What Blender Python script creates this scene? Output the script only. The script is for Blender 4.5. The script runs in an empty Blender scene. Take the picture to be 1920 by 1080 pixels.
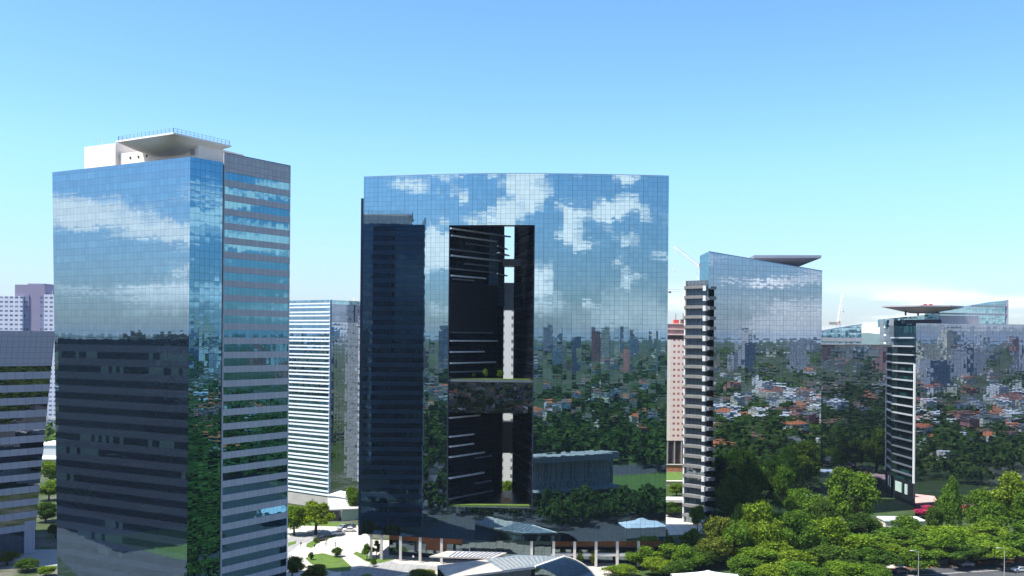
import bpy, bmesh, math, random
import numpy as np
from mathutils import Vector, Matrix
R = math.radians
random.seed(7)
rng = np.random.default_rng(11)
SC = bpy.context.scene
COL = SC.collection

# ------------------------------------------------------------------ camera, sky, sun, exposure
F, CX, CY, HC, TH = 1800.0, 960.0, 632.0, 65.0, R(0.5)
cam_d = bpy.data.cameras.new('camera'); cam = bpy.data.objects.new('camera', cam_d); COL.objects.link(cam)
cam_d.sensor_width = 36; cam_d.lens = 36 * F / 1920; cam_d.shift_y = (CY - 540) / 1920
cam_d.clip_start = 1; cam_d.clip_end = 60000
cam.matrix_world = Matrix.Translation((0, 0, HC)) @ Matrix.Rotation(R(90), 4, 'X') @ Matrix.Rotation(TH, 4, 'Z')
SC.camera = cam
SUN_AZ, SUN_EL = R(-112), R(62)            # azimuth from +Y towards +X
sun_dir = Vector((math.sin(SUN_AZ) * math.cos(SUN_EL), math.cos(SUN_AZ) * math.cos(SUN_EL), math.sin(SUN_EL)))
sd = bpy.data.lights.new('sun', 'SUN'); sd.energy = 5.0; sd.angle = R(0.5); sd.color = (1, 0.95, 0.86)
so = bpy.data.objects.new('sun', sd); COL.objects.link(so)
so.rotation_euler = sun_dir.to_track_quat('Z', 'Y').to_euler()
SC.view_settings.view_transform = 'Standard'; SC.view_settings.look = 'None'
SC.view_settings.gamma = 1; SC.view_settings.use_curve_mapping = False
SC.view_settings.exposure = 0.97
try:
    SC.cycles.max_bounces = 8; SC.cycles.glossy_bounces = 5; SC.cycles.diffuse_bounces = 3
    SC.cycles.transparent_max_bounces = 8; SC.cycles.use_denoising = True; SC.cycles.caustics_reflective = False
except Exception:
    pass

def mth(nt, op, a, b=None, c=None, clamp=False):
    n = nt.nodes.new('ShaderNodeMath'); n.operation = op; n.use_clamp = clamp
    for i, v in enumerate((a, b, c)):
        if v is None: continue
        if isinstance(v, (int, float)): n.inputs[i].default_value = v
        else: nt.links.new(v, n.inputs[i])
    return n.outputs[0]
def sstep(nt, v, lo, hi, a=0.0, b=1.0):
    n = nt.nodes.new('ShaderNodeMapRange'); n.interpolation_type = 'SMOOTHSTEP'
    nt.links.new(v, n.inputs[0])
    for i, x in zip((1, 2, 3, 4), (lo, hi, a, b)): n.inputs[i].default_value = x
    return n.outputs[0]
def mixc(nt, f, a, b, mode='MIX'):
    n = nt.nodes.new('ShaderNodeMix'); n.data_type = 'RGBA'; n.blend_type = mode
    for s, v in ((n.inputs[0], f), (n.inputs[6], a), (n.inputs[7], b)):
        if isinstance(v, (int, float)): s.default_value = v
        elif isinstance(v, (tuple, list)): s.default_value = (*v[:3], 1)
        else: nt.links.new(v, s)
    return n.outputs[2]
def noise(nt, vec, scale, detail=4, rough=0.55, dim='3D'):
    n = nt.nodes.new('ShaderNodeTexNoise'); n.noise_dimensions = dim
    n.inputs['Scale'].default_value = scale; n.inputs['Detail'].default_value = detail; n.inputs['Roughness'].default_value = rough
    if vec is not None: nt.links.new(vec, n.inputs['Vector'])
    return n.outputs['Fac']
def comb(nt, x, y, z):
    n = nt.nodes.new('ShaderNodeCombineXYZ')
    for i, v in enumerate((x, y, z)):
        if isinstance(v, (int, float)): n.inputs[i].default_value = v
        else: nt.links.new(v, n.inputs[i])
    return n.outputs[0]
def sep(nt, v):
    n = nt.nodes.new('ShaderNodeSeparateXYZ'); nt.links.new(v, n.inputs[0]); return n.outputs
def vmath(nt, op, a, b=None, scale=None):
    n = nt.nodes.new('ShaderNodeVectorMath'); n.operation = op
    for i, v in enumerate((a, b)):
        if v is None: continue
        if isinstance(v, tuple): n.inputs[i].default_value = v
        else: nt.links.new(v, n.inputs[i])
    if scale is not None:
        if isinstance(scale, (int, float)): n.inputs['Scale'].default_value = scale
        else: nt.links.new(scale, n.inputs['Scale'])
    return n.outputs[0]

world = bpy.data.worlds.new('World'); SC.world = world; world.use_nodes = True
wt = world.node_tree; wt.nodes.clear()
wout = wt.nodes.new('ShaderNodeOutputWorld'); bg = wt.nodes.new('ShaderNodeBackground'); wt.links.new(bg.outputs[0], wout.inputs[0])
sky = wt.nodes.new('ShaderNodeTexSky'); sky.sky_type = 'NISHITA'; sky.sun_disc = False
sky.sun_elevation = SUN_EL; sky.sun_rotation = SUN_AZ
sky.altitude = 700; sky.air_density = 1.0; sky.dust_density = 1.0; sky.ozone_density = 1.6
bg.inputs[1].default_value = 0.131
tc = wt.nodes.new('ShaderNodeTexCoord'); gx, gy, gz = sep(wt, tc.outputs['Generated'])
hs = wt.nodes.new('ShaderNodeHueSaturation'); hs.inputs['Saturation'].default_value = 1.2; hs.inputs['Value'].default_value = 1.0
wt.links.new(sky.outputs[0], hs.inputs['Color'])
# fair-weather cumulus low over the land behind and beside the viewpoint, thin far banks in front
cv = comb(wt, mth(wt, 'MULTIPLY', gx, 0.46), mth(wt, 'MULTIPLY', gy, 0.46), mth(wt, 'MULTIPLY', gz, 2.0))
n1 = noise(wt, cv, 14.0, 7, 0.54)
behind = sstep(wt, gy, 0.55, 0.05)
elev = mth(wt, 'MULTIPLY', sstep(wt, gz, 0.012, 0.05), sstep(wt, gz, 0.30, 0.15))
c1 = mth(wt, 'MULTIPLY', mth(wt, 'MULTIPLY', sstep(wt, n1, 0.50, 0.60), behind), elev)
cv2 = comb(wt, gx, gy, mth(wt, 'MULTIPLY', gz, 5.0))
n2 = noise(wt, cv2, 6.0, 5, 0.55)
low = mth(wt, 'MULTIPLY', sstep(wt, gz, 0.065, 0.02), sstep(wt, n2, 0.42, 0.62))
c2 = mth(wt, 'MULTIPLY', mth(wt, 'MULTIPLY', low, sstep(wt, gx, 0.05, 0.25)), 0.45)
cl = mth(wt, 'MAXIMUM', c1, c2)
hz = mixc(wt, sstep(wt, gz, 0.20, 0.0), (0.93, 1.02, 1.05), (0.53, 0.57, 0.72))
skyc = mixc(wt, 1.0, hs.outputs[0], hz, 'MULTIPLY')
wcol = mixc(wt, cl, skyc, (9.6, 9.0, 8.9))
wt.links.new(wcol, bg.inputs[0])

# ------------------------------------------------------------------ pixel helpers (photograph pixels -> world points)
_c, _s = math.cos(TH), math.sin(TH)
def ray(x, y):
    u, v = x - CX, CY - y
    return (u * _c - v * _s) / F, (u * _s + v * _c) / F
def W(x, y, Y):
    a, b = ray(x, y); return Vector((a * Y, Y, HC + b * Y))
def G(x, y, z=0.0):
    a, b = ray(x, y); Y = (z - HC) / b; return Vector((a * Y, Y, z))
def XZ(x, y, Y):
    p = W(x, y, Y); return p.x, p.z

# ------------------------------------------------------------------ object helpers
ORI = {}
def tag(o, label=None, cat=None, group=None, kind=None):
    if label: o['label'] = label
    if cat: o['category'] = cat
    if group: o['group'] = group
    if kind: o['kind'] = kind
    return o
def thing(name, label, cat, loc, group=None):
    o = bpy.data.objects.new(name, None); COL.objects.link(o); o.location = loc; o.empty_display_size = 2
    ORI[o.name] = Vector(loc); return tag(o, label, cat, group)
class MB:
    def __init__(s): s.v = []; s.f = []; s.uv = []; s.m = []
    def face(s, pts, uv=None, mi=0):
        b = len(s.v); s.v += [tuple(p) for p in pts]; s.f.append(tuple(range(b, b + len(pts))))
        s.uv.append(uv or [(p[0], p[1]) for p in pts]); s.m.append(mi)
    def wall(s, p, q, z0, z1, u0=0.0, z0b=None, z1b=None, mi=0):
        """vertical quad from p to q seen from the right-hand side normal (p left, q right when looked at)"""
        L = math.hypot(q[0] - p[0], q[1] - p[1]); z0b = z0 if z0b is None else z0b; z1b = z1 if z1b is None else z1b
        s.face([(p[0], p[1], z0), (q[0], q[1], z0b), (q[0], q[1], z1b), (p[0], p[1], z1)],
               [(u0, z0), (u0 + L, z0b), (u0 + L, z1b), (u0, z1)], mi)
        return u0 + L
    def prism(s, poly, z0, z1, cap=True, bot=True, mi=0, ztops=None):
        """poly counter-clockwise seen from above"""
        n = len(poly); u = 0; zt = ztops or [z1] * n
        for i in range(n):
            p, q = poly[i], poly[(i + 1) % n]
            u = s.wall(p, q, z0, zt[i], u, z0, zt[(i + 1) % n], mi)
        if cap: s.face([(p[0], p[1], zt[i]) for i, p in enumerate(poly)], None, mi)
        if bot: s.face([(p[0], p[1], z0) for p in reversed(poly)], None, mi)
    def box(s, c, d, rz=0.0, mi=0):
        x, y = d[0] / 2, d[1] / 2; ca, sa = math.cos(rz), math.sin(rz)
        poly = [(c[0] + a * ca - b * sa, c[1] + a * sa + b * ca) for a, b in ((-x, -y), (x, -y), (x, y), (-x, y))]
        s.prism(poly, c[2] - d[2] / 2, c[2] + d[2] / 2, mi=mi)
    def tube(s, p, q, r0, r1=None, n=6, mi=0, cap=True):
        r1 = r0 if r1 is None else r1; p, q = Vector(p), Vector(q); d = (q - p)
        if d.length < 1e-6: return
        d.normalize(); a = d.orthogonal().normalized(); b = d.cross(a)
        A = [p + (a * math.cos(2 * math.pi * i / n) + b * math.sin(2 * math.pi * i / n)) * r0 for i in range(n)]
        B = [q + (a * math.cos(2 * math.pi * i / n) + b * math.sin(2 * math.pi * i / n)) * r1 for i in range(n)]
        for i in range(n): s.face([A[i], A[(i + 1) % n], B[(i + 1) % n], B[i]], None, mi)
        if cap: s.face(list(reversed(A)), None, mi); s.face(B, None, mi)
    def build(s, name, mats, parent=None, loc=None, smooth=False, weld=False):
        if parent is not None: o0 = ORI[parent.name]
        else: o0 = Vector(loc) if loc is not None else Vector((0, 0, 0))
        me = bpy.data.meshes.new(name)
        me.from_pydata([(a - o0.x, b - o0.y, c - o0.z) for a, b, c in s.v], [], s.f)
        ul = me.uv_layers.new(name='UVMap')
        flat = [c for f in s.uv for p in f for c in p]
        ul.data.foreach_set('uv', flat)
        for m in (mats if isinstance(mats, (list, tuple)) else [mats]): me.materials.append(m)
        me.polygons.foreach_set('material_index', s.m)
        if smooth: me.polygons.foreach_set('use_smooth', [True] * len(s.f))
        if weld:
            bm = bmesh.new(); bm.from_mesh(me); bmesh.ops.remove_doubles(bm, verts=bm.verts, dist=1e-4); bm.to_mesh(me); bm.free()
        me.update()
        o = bpy.data.objects.new(name, me); COL.objects.link(o)
        if parent is not None: o.parent = parent
        else: o.location = o0
        ORI[o.name] = o0
        return o
def copy_tree(o, parent=None):
    c = o.copy(); COL.objects.link(c)
    if parent is not None: c.parent = parent
    for ch in o.children: copy_tree(ch, c)
    return c
def lerp(a, b, t): return a + (b - a) * t
def l2(p, q, t): return (lerp(p[0], q[0], t), lerp(p[1], q[1], t))
def offs(p, q, d):
    """p,q moved d metres to the outside (right-hand normal)"""
    L = math.hypot(q[0] - p[0], q[1] - p[1]); nx, ny = (q[1] - p[1]) / L, -(q[0] - p[0]) / L
    return (p[0] + nx * d, p[1] + ny * d), (q[0] + nx * d, q[1] + ny * d)

# ------------------------------------------------------------------ materials
def mat_base(name):
    m = bpy.data.materials.new(name); m.use_nodes = True; nt = m.node_tree; nt.nodes.clear()
    out = nt.nodes.new('ShaderNodeOutputMaterial'); return m, nt, out
def pbr(name, col, rough=0.7, var=0.12, scale=0.4, metal=0.0, spec=0.3, streak=False):
    m, nt, out = mat_base(name); b = nt.nodes.new('ShaderNodeBsdfPrincipled'); nt.links.new(b.outputs[0], out.inputs[0])
    tcn = nt.nodes.new('ShaderNodeTexCoord'); v = tcn.outputs['Object']
    if streak:
        x, y, z = sep(nt, v); v = comb(nt, x, y, mth(nt, 'MULTIPLY', z, 0.15))
    n = noise(nt, v, scale, 6, 0.6); n2 = noise(nt, v, scale * 9, 3, 0.6)
    f = mth(nt, 'ADD', mth(nt, 'MULTIPLY', n, 0.7), mth(nt, 'MULTIPLY', n2, 0.3))
    k = sstep(nt, f, 0.3, 0.7)
    lo = tuple(c * (1 - var) for c in col); hi = tuple(min(1, c * (1 + var)) for c in col)
    nt.links.new(mixc(nt, k, lo, hi), b.inputs['Base Color'])
    b.inputs['Roughness'].default_value = rough; b.inputs['Metallic'].default_value = metal; b.inputs['Specular IOR Level'].default_value = spec
    return m
def glass(name, pw, ph, fh, sp, tint, vis, spn, mull=(0.02, 0.03, 0.05), mw=0.07, amp=0.004, bow=0.004, refl=0.8, refl_s=None,
          big=None, blind=0.25, blind_col=(0.10, 0.16, 0.18), vamp=1.0, low=0.0, u_off=0.0, z_off=0.0, sig=1):
    """Coated curtain-wall glass: mirror-like panes, each a little out of true, with spandrel courses, joints and blinds.
    UV is in metres (u along the wall, v = height)."""
    m, nt, out = mat_base(name)
    uvn = nt.nodes.new('ShaderNodeUVMap'); uvn.uv_map = 'UVMap'; u, v, _ = sep(nt, uvn.outputs[0])
    u = mth(nt, 'ADD', u, 1000.0 + u_off); v = mth(nt, 'ADD', v, z_off)
    us, vs = mth(nt, 'DIVIDE', u, pw), mth(nt, 'DIVIDE', v, ph)
    iu, iv = mth(nt, 'FLOOR', us), mth(nt, 'FLOOR', vs); fu, fv = mth(nt, 'FRACT', us), mth(nt, 'FRACT', vs)
    ff = mth(nt, 'FRACT', mth(nt, 'DIVIDE', v, fh)); fl = mth(nt, 'FLOOR', mth(nt, 'DIVIDE', v, fh))
    spm = mth(nt, 'LESS_THAN', ff, sp) if sp > 0 else None
    wn = nt.nodes.new('ShaderNodeTexWhiteNoise'); wn.noise_dimensions = '3D'; nt.links.new(comb(nt, iu, iv, 3.1), wn.inputs[0])
    r1, r2, r3 = sep(nt, wn.outputs['Color'])
    # joints
    du = mth(nt, 'MULTIPLY', mth(nt, 'MINIMUM', fu, mth(nt, 'SUBTRACT', 1.0, fu)), pw)
    dv = mth(nt, 'MULTIPLY', mth(nt, 'MINIMUM', fv, mth(nt, 'SUBTRACT', 1.0, fv)), ph)
    line = mth(nt, 'LESS_THAN', mth(nt, 'MINIMUM', du, dv), mw)
    if big:
        fb = mth(nt, 'FRACT', mth(nt, 'DIVIDE', u, big)); db = mth(nt, 'MULTIPLY', mth(nt, 'MINIMUM', fb, mth(nt, 'SUBTRACT', 1.0, fb)), big)
        line = mth(nt, 'MAXIMUM', line, mth(nt, 'LESS_THAN', db, mw * 2.0))
    # normal of each pane
    geo = nt.nodes.new('ShaderNodeNewGeometry'); Nn = geo.outputs['Normal']
    T = vmath(nt, 'NORMALIZE', vmath(nt, 'CROSS_PRODUCT', Nn, (0, 0, 1)))
    wob = noise(nt, comb(nt, mth(nt, 'MULTIPLY', u, 0.8), mth(nt, 'MULTIPLY', v, 0.8), 0.0), 0.9, 2, 0.5)
    wob2 = noise(nt, comb(nt, mth(nt, 'MULTIPLY', u, 0.8), mth(nt, 'MULTIPLY', v, 0.8), 9.0), 0.9, 2, 0.5)
    a = mth(nt, 'ADD', mth(nt, 'MULTIPLY', mth(nt, 'SUBTRACT', r1, 0.5), amp), mth(nt, 'MULTIPLY', mth(nt, 'SUBTRACT', fu, 0.5), bow))
    a = mth(nt, 'ADD', a, mth(nt, 'MULTIPLY', mth(nt, 'SUBTRACT', wob, 0.5), bow * 1.5))
    b_ = mth(nt, 'ADD', mth(nt, 'MULTIPLY', mth(nt, 'SUBTRACT', r2, 0.5), amp * vamp), mth(nt, 'MULTIPLY', mth(nt, 'SUBTRACT', fv, 0.5), bow))
    b_ = mth(nt, 'ADD', b_, mth(nt, 'MULTIPLY', mth(nt, 'SUBTRACT', wob2, 0.5), bow * 1.5))
    N2 = vmath(nt, 'NORMALIZE', vmath(nt, 'ADD', vmath(nt, 'ADD', Nn, vmath(nt, 'SCALE', T, scale=a)), vmath(nt, 'SCALE', (0, 0, 1), scale=b_)))
    # body colour behind the coating
    wn2 = nt.nodes.new('ShaderNodeTexWhiteNoise'); wn2.noise_dimensions = '3D'; nt.links.new(comb(nt, iu, fl, 7.7), wn2.inputs[0])
    wn3 = nt.nodes.new('ShaderNodeTexWhiteNoise'); wn3.noise_dimensions = '3D'; nt.links.new(comb(nt, mth(nt, 'FLOOR', mth(nt, 'DIVIDE', iu, 7.0)), fl, 1.7), wn3.inputs[0])
    bl = mth(nt, 'MULTIPLY', mth(nt, 'GREATER_THAN', wn3.outputs[0], 1 - blind), mth(nt, 'GREATER_THAN', wn2.outputs[0], 0.35))
    body = mixc(nt, bl, vis, blind_col)
    if spm is not None: body = mixc(nt, spm, body, spn)
    body = mixc(nt, line, body, mull)
    d = nt.nodes.new('ShaderNodeBsdfDiffuse'); nt.links.new(body, d.inputs[0])
    g = nt.nodes.new('ShaderNodeBsdfGlossy'); g.inputs['Roughness'].default_value = 0.0
    vr = mth(nt, 'ADD', 0.90, mth(nt, 'MULTIPLY', r3, 0.10))
    nt.links.new(mixc(nt, 1.0, tint, comb(nt, vr, vr, vr), 'MULTIPLY'), g.inputs['Color']); nt.links.new(N2, g.inputs['Normal'])
    fac = refl
    if spm is not None: fac = mth(nt, 'ADD', refl, mth(nt, 'MULTIPLY', spm, (refl_s if refl_s is not None else refl) - refl))
    fac = mth(nt, 'MULTIPLY', fac, mth(nt, 'SUBTRACT', 1.0, mth(nt, 'MULTIPLY', line, 0.42)))
    mx = nt.nodes.new('ShaderNodeMixShader'); nt.links.new(fac, mx.inputs[0]) if not isinstance(fac, float) else None
    nt.links.new(d.outputs[0], mx.inputs[1]); nt.links.new(g.outputs[0], mx.inputs[2]); nt.links.new(mx.outputs[0], out.inputs[0])
    return m
def leafmat(name, c1, c2, c3=None, scale=3.0):
    m, nt, out = mat_base(name)
    tcn = nt.nodes.new('ShaderNodeTexCoord'); oi = nt.nodes.new('ShaderNodeObjectInfo')
    n = noise(nt, tcn.outputs['Object'], scale, 4, 0.65)
    col = mixc(nt, sstep(nt, n, 0.35, 0.65), c1, c2)
    col = mixc(nt, mth(nt, 'MULTIPLY', oi.outputs['Random'], 0.55), col, c3 or (c2[0] * 1.1, c2[1] * 0.85, c2[2] * 0.8))
    ge = nt.nodes.new('ShaderNodeNewGeometry'); rr = mth(nt, 'ADD', 0.55, mth(nt, 'MULTIPLY', ge.outputs['Random Per Island'], 0.9))
    col = mixc(nt, 1.0, col, comb(nt, rr, rr, rr), 'MULTIPLY')
    d = nt.nodes.new('ShaderNodeBsdfDiffuse'); t = nt.nodes.new('ShaderNodeBsdfTranslucent'); mx = nt.nodes.new('ShaderNodeMixShader'); mx.inputs[0].default_value = 0.32
    nt.links.new(col, d.inputs[0]); nt.links.new(mixc(nt, 1.0, col, (1.35, 1.25, 0.5), 'MULTIPLY'), t.inputs[0])
    nt.links.new(d.outputs[0], mx.inputs[1]); nt.links.new(t.outputs[0], mx.inputs[2]); nt.links.new(mx.outputs[0], out.inputs[0])
    return m
def windowed(name, wall, win, pw, ph, fw, fhh, rough=0.7, var=0.1, wall2=None, every=0):
    """plain wall with a regular grid of small window openings, UV in metres"""
    m, nt, out = mat_base(name); b = nt.nodes.new('ShaderNodeBsdfPrincipled'); nt.links.new(b.outputs[0], out.inputs[0])
    uvn = nt.nodes.new('ShaderNodeUVMap'); uvn.uv_map = 'UVMap'; u, v, _ = sep(nt, uvn.outputs[0])
    us, vs = mth(nt, 'DIVIDE', mth(nt, 'ADD', u, 500.0), pw), mth(nt, 'DIVIDE', mth(nt, 'ADD', v, 300.0), ph)
    fu, fv = mth(nt, 'FRACT', us), mth(nt, 'FRACT', vs)
    inu = mth(nt, 'LESS_THAN', mth(nt, 'ABSOLUTE', mth(nt, 'SUBTRACT', fu, 0.5)), fw / 2)
    inv = mth(nt, 'LESS_THAN', mth(nt, 'ABSOLUTE', mth(nt, 'SUBTRACT', fv, 0.5)), fhh / 2)
    k = mth(nt, 'MULTIPLY', inu, inv)
    wn = nt.nodes.new('ShaderNodeTexWhiteNoise'); wn.noise_dimensions = '3D'; nt.links.new(comb(nt, mth(nt, 'FLOOR', us), mth(nt, 'FLOOR', vs), 2.0), wn.inputs[0])
    wc = mixc(nt, wn.outputs[0], tuple(c * 0.5 for c in win), tuple(c * 1.6 for c in win))
    tcn = nt.nodes.new('ShaderNodeTexCoord'); nz = noise(nt, tcn.outputs['Object'], 0.15, 5, 0.6)
    wl = mixc(nt, nz, tuple(c * (1 - var) for c in wall), tuple(min(1, c * (1 + var)) for c in wall))
    if wall2: wl = mixc(nt, mth(nt, 'LESS_THAN', mth(nt, 'FRACT', mth(nt, 'DIVIDE', us, every)), 0.5), wl, wall2)
    nt.links.new(mixc(nt, k, wl, wc), b.inputs['Base Color']); b.inputs['Roughness'].default_value = rough
    b.inputs['Specular IOR Level'].default_value = 0.3
    return m

def panel(name, col, pw, ph, rough=0.5, var=0.10, joint=0.035, spec=0.3):
    m, nt, out = mat_base(name); b = nt.nodes.new('ShaderNodeBsdfPrincipled'); nt.links.new(b.outputs[0], out.inputs[0])
    uvn = nt.nodes.new('ShaderNodeUVMap'); uvn.uv_map = 'UVMap'; u, v, _ = sep(nt, uvn.outputs[0])
    us, vs = mth(nt, 'DIVIDE', mth(nt, 'ADD', u, 700.0), pw), mth(nt, 'DIVIDE', mth(nt, 'ADD', v, 700.0), ph)
    fu, fv = mth(nt, 'FRACT', us), mth(nt, 'FRACT', vs)
    du = mth(nt, 'MULTIPLY', mth(nt, 'MINIMUM', fu, mth(nt, 'SUBTRACT', 1.0, fu)), pw); dv = mth(nt, 'MULTIPLY', mth(nt, 'MINIMUM', fv, mth(nt, 'SUBTRACT', 1.0, fv)), ph)
    ln = mth(nt, 'LESS_THAN', mth(nt, 'MINIMUM', du, dv), joint)
    wn = nt.nodes.new('ShaderNodeTexWhiteNoise'); wn.noise_dimensions = '3D'; nt.links.new(comb(nt, mth(nt, 'FLOOR', us), mth(nt, 'FLOOR', vs), 4.0), wn.inputs[0])
    tcn = nt.nodes.new('ShaderNodeTexCoord'); x, y, z = sep(nt, tcn.outputs['Object']); st = noise(nt, comb(nt, x, y, mth(nt, 'MULTIPLY', z, .2)), .8, 5, .6)
    k = mth(nt, 'ADD', mth(nt, 'MULTIPLY', wn.outputs[0], .5), mth(nt, 'MULTIPLY', st, .5))
    c = mixc(nt, k, tuple(q * (1 - var) for q in col), tuple(min(1, q * (1 + var)) for q in col))
    nt.links.new(mixc(nt, ln, c, tuple(q * .5 for q in col)), b.inputs['Base Color']); b.inputs['Roughness'].default_value = rough; b.inputs['Specular IOR Level'].default_value = spec
    return m
M = {}
M['glass_center'] = glass('blue_mirror_glass', 1.35, 1.35, 4.05, 0.0, (0.26, 0.385, 0.46), (0.006, 0.012, 0.022), (0, 0, 0), mw=0.04, big=4.05,
                          amp=0.0024, bow=0.0022, refl=0.95, blind=0.0, mull=(0.02, 0.035, 0.05))
M['glass_left'] = glass('office_mirror_glass', 1.25, 1.6, 3.2, 0.5, (0.31, 0.45, 0.55), (0.013, 0.021, 0.036), (0.040, 0.060, 0.098), mw=0.03,
                        amp=0.003, bow=0.003, refl=0.72, refl_s=0.66, blind=0.22, blind_col=(0.05, 0.10, 0.13))
M['glass_corner'] = glass('corner_mirror_glass', 1.25, 1.6, 3.2, 0.0, (0.11, 0.26, 0.38), (0.006, 0.012, 0.02), (0, 0, 0), mw=0.05,
                          amp=0.007, bow=0.005, refl=0.92, blind=0.0)
M['glass_ribbon'] = glass('ribbon_window_glass', 1.25, 3.2, 3.2, 0.0, (0.10, 0.26, 0.36), (0.006, 0.02, 0.028), (0, 0, 0), mw=0.05,
                          amp=0.006, bow=0.005, refl=0.88, blind=0.3, blind_col=(0.04, 0.14, 0.17))
M['glass_grey'] = glass('grey_mirror_glass', 1.5, 1.75, 3.5, 0.0, (0.33, 0.40, 0.48), (0.01, 0.014, 0.02), (0, 0, 0), mw=0.05, big=6.0,
                        amp=0.0035, bow=0.0028, refl=0.95, blind=0.0, vamp=1.0)
M['glass_far'] = glass('distant_mirror_glass', 1.5, 1.75, 3.5, 0.0, (0.30, 0.36, 0.46), (0.01, 0.014, 0.02), (0, 0, 0), mw=0.05, big=6.0,
                       amp=0.004, bow=0.0035, refl=0.93, blind=0.0, vamp=1.0)
M['glass_rear'] = glass('shaded_office_glass', 1.25, 1.6, 3.2, 0.5, (0.12, 0.18, 0.26), (0.03, 0.05, 0.08), (0.11, 0.16, 0.24), mw=0.04, amp=0.004, bow=0.003, refl=0.6, refl_s=0.35, blind=0.1)
M['glass_dark'] = glass('black_glass', 1.35, 1.35, 4.05, 0.35, (0.10, 0.13, 0.17), (0.004, 0.005, 0.008), (0.010, 0.013, 0.02), mw=0.05, amp=0.008, bow=0.006, refl=0.5, blind=0.1, blind_col=(0.02, 0.03, 0.04))
M['glass_navy'] = glass('navy_glass', 1.35, 1.35, 4.05, 0.35, (0.16, 0.24, 0.36), (0.005, 0.008, 0.02), (0.012, 0.016, 0.035), mw=0.05, amp=0.008, bow=0.006, refl=0.6, blind=0.0)
M['glass_teal'] = glass('teal_glass', 1.5, 2.0, 4.0, 0.0, (0.40, 0.62, 0.72), (0.02, 0.05, 0.06), (0, 0, 0), mw=0.06, amp=0.01, bow=0.01, refl=0.75, blind=0.3, blind_col=(0.06, 0.2, 0.22))
M['glass_stripe'] = glass('strip_window_glass', 1.5, 3.2, 3.2, 0.0, (0.30, 0.50, 0.70), (0.01, 0.03, 0.06), (0, 0, 0), mw=0.06, amp=0.012, bow=0.01, refl=0.7, blind=0.25, blind_col=(0.04, 0.14, 0.22))
M['glass_brown'] = glass('bronze_mirror_glass', 1.5, 1.6, 3.2, 0.0, (0.42, 0.50, 0.60), (0.02, 0.022, 0.025), (0, 0, 0), mw=0.05, amp=0.01, bow=0.012, refl=0.85, blind=0.0)
M['glass_lobby'] = glass('lobby_glass', 2.0, 3.0, 6.0, 0.0, (0.22, 0.30, 0.34), (0.012, 0.018, 0.02), (0, 0, 0), mw=0.07, amp=0.01, bow=0.005, refl=0.6, blind=0.0)
M['spandrel'] = panel('lavender_grey_panel', (0.37, 0.375, 0.41), 1.25, 50, .35, .13)
M['parapet'] = panel('parapet_panel', (0.37, 0.375, 0.41), 1.25, 1.4, .45, .16)
M['joint'] = pbr('dark_joint', (0.02, 0.03, 0.06), 0.5)
M['cream'] = pbr('cream_render', (0.74, 0.66, 0.58), 0.8, 0.05, 0.3)
M['yellow'] = pbr('pale_yellow_render', (0.74, 0.60, 0.40), 0.8, 0.05, 0.3)
M['white'] = pbr('white_concrete', (0.78, 0.77, 0.76), 0.7, 0.05, 0.3)
M['white2'] = panel('white_painted_metal', (0.70, 0.74, 0.80), 3.0, 60, .45, .07, .04)
M['cream2'] = pbr('weathered_cream_roof', (0.42, 0.38, 0.34), .85, .25, .3)
M['dish'] = pbr('warm_white_concrete', (0.80, 0.74, 0.69), .7, .05, .3)
M['roof_grey'] = pbr('roof_gravel', (0.30, 0.29, 0.28), 0.9, 0.2, 0.3)
M['ledge'] = pbr('aluminium_ledge', (0.60, 0.63, 0.68), 0.35, 0.1, 0.5, metal=0.4)
M['black'] = pbr('black_panel', (0.008, 0.010, 0.014), 0.4, 0.2, 0.5)
M['dark_slab'] = pbr('charcoal_panel', (0.03, 0.035, 0.05), 0.4, 0.2, 0.5)
M['column'] = pbr('pale_stone_column', (0.55, 0.52, 0.47), 0.7, 0.08, 0.6)
M['orange'] = pbr('orange_lobby_wall', (0.24, 0.095, 0.04), 0.6, 0.35, 0.25)
M['greyp'] = panel('mauve_grey_panel', (0.38, 0.385, 0.47), 1.6, 50, .45, .12)
M['purple'] = pbr('mauve_render', (0.25, 0.225, 0.32), 0.8, 0.06, 0.2)
M['flats'] = windowed('white_flats_wall', (0.55, 0.56, 0.66), (0.14, 0.17, 0.25), 3.4, 3.0, 0.62, 0.42)
M['pinkwall'] = windowed('peach_block_wall', (0.84, 0.66, 0.56), (0.34, 0.12, 0.10), 2.3, 3.1, 0.5, 0.36)
M['pinkplain'] = pbr('peach_wall', (0.84, 0.74, 0.62), 0.8, 0.05, 0.2)
M['pinktop'] = pbr('pink_scaffold_sheet', (0.60, 0.30, 0.28), 0.8, 0.25, 0.25)
M['redbox'] = pbr('red_steel', (0.5, 0.06, 0.05), 0.6)
M['concrete'] = pbr('grey_concrete', (0.36, 0.35, 0.33), 0.85, 0.12, 0.3)
M['balc'] = pbr('grey_balcony_slab', (0.19, 0.187, 0.185), 0.7, 0.12, 0.4)
M['white_zig'] = pbr('white_fin', (0.72, 0.72, 0.70), 0.6, 0.06, 0.5)
M['helipad'] = pbr('helipad_blue_grey', (0.22, 0.25, 0.33), 0.6, 0.08, 0.2)
M['steel'] = pbr('pale_steel', (0.62, 0.60, 0.60), 0.5, 0.1, 0.5)
M['railing'] = pbr('blue_grey_rail', (0.22, 0.30, 0.42), 0.5, 0.1, 0.5)
M['plaza'] = panel('pale_paving', (0.50, 0.465, 0.41), 3.0, 3.0, .85, .16, .08)
M['pave2'] = panel('grey_paving', (0.27, 0.27, 0.27), 2.0, 2.0, .85, .16, .05)
M['asphalt'] = pbr('asphalt', (0.06, 0.062, 0.068), 0.85, 0.2, 0.3)
M['earth'] = pbr('red_earth', (0.16, 0.07, 0.045), 0.9, 0.3, 0.3)
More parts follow.
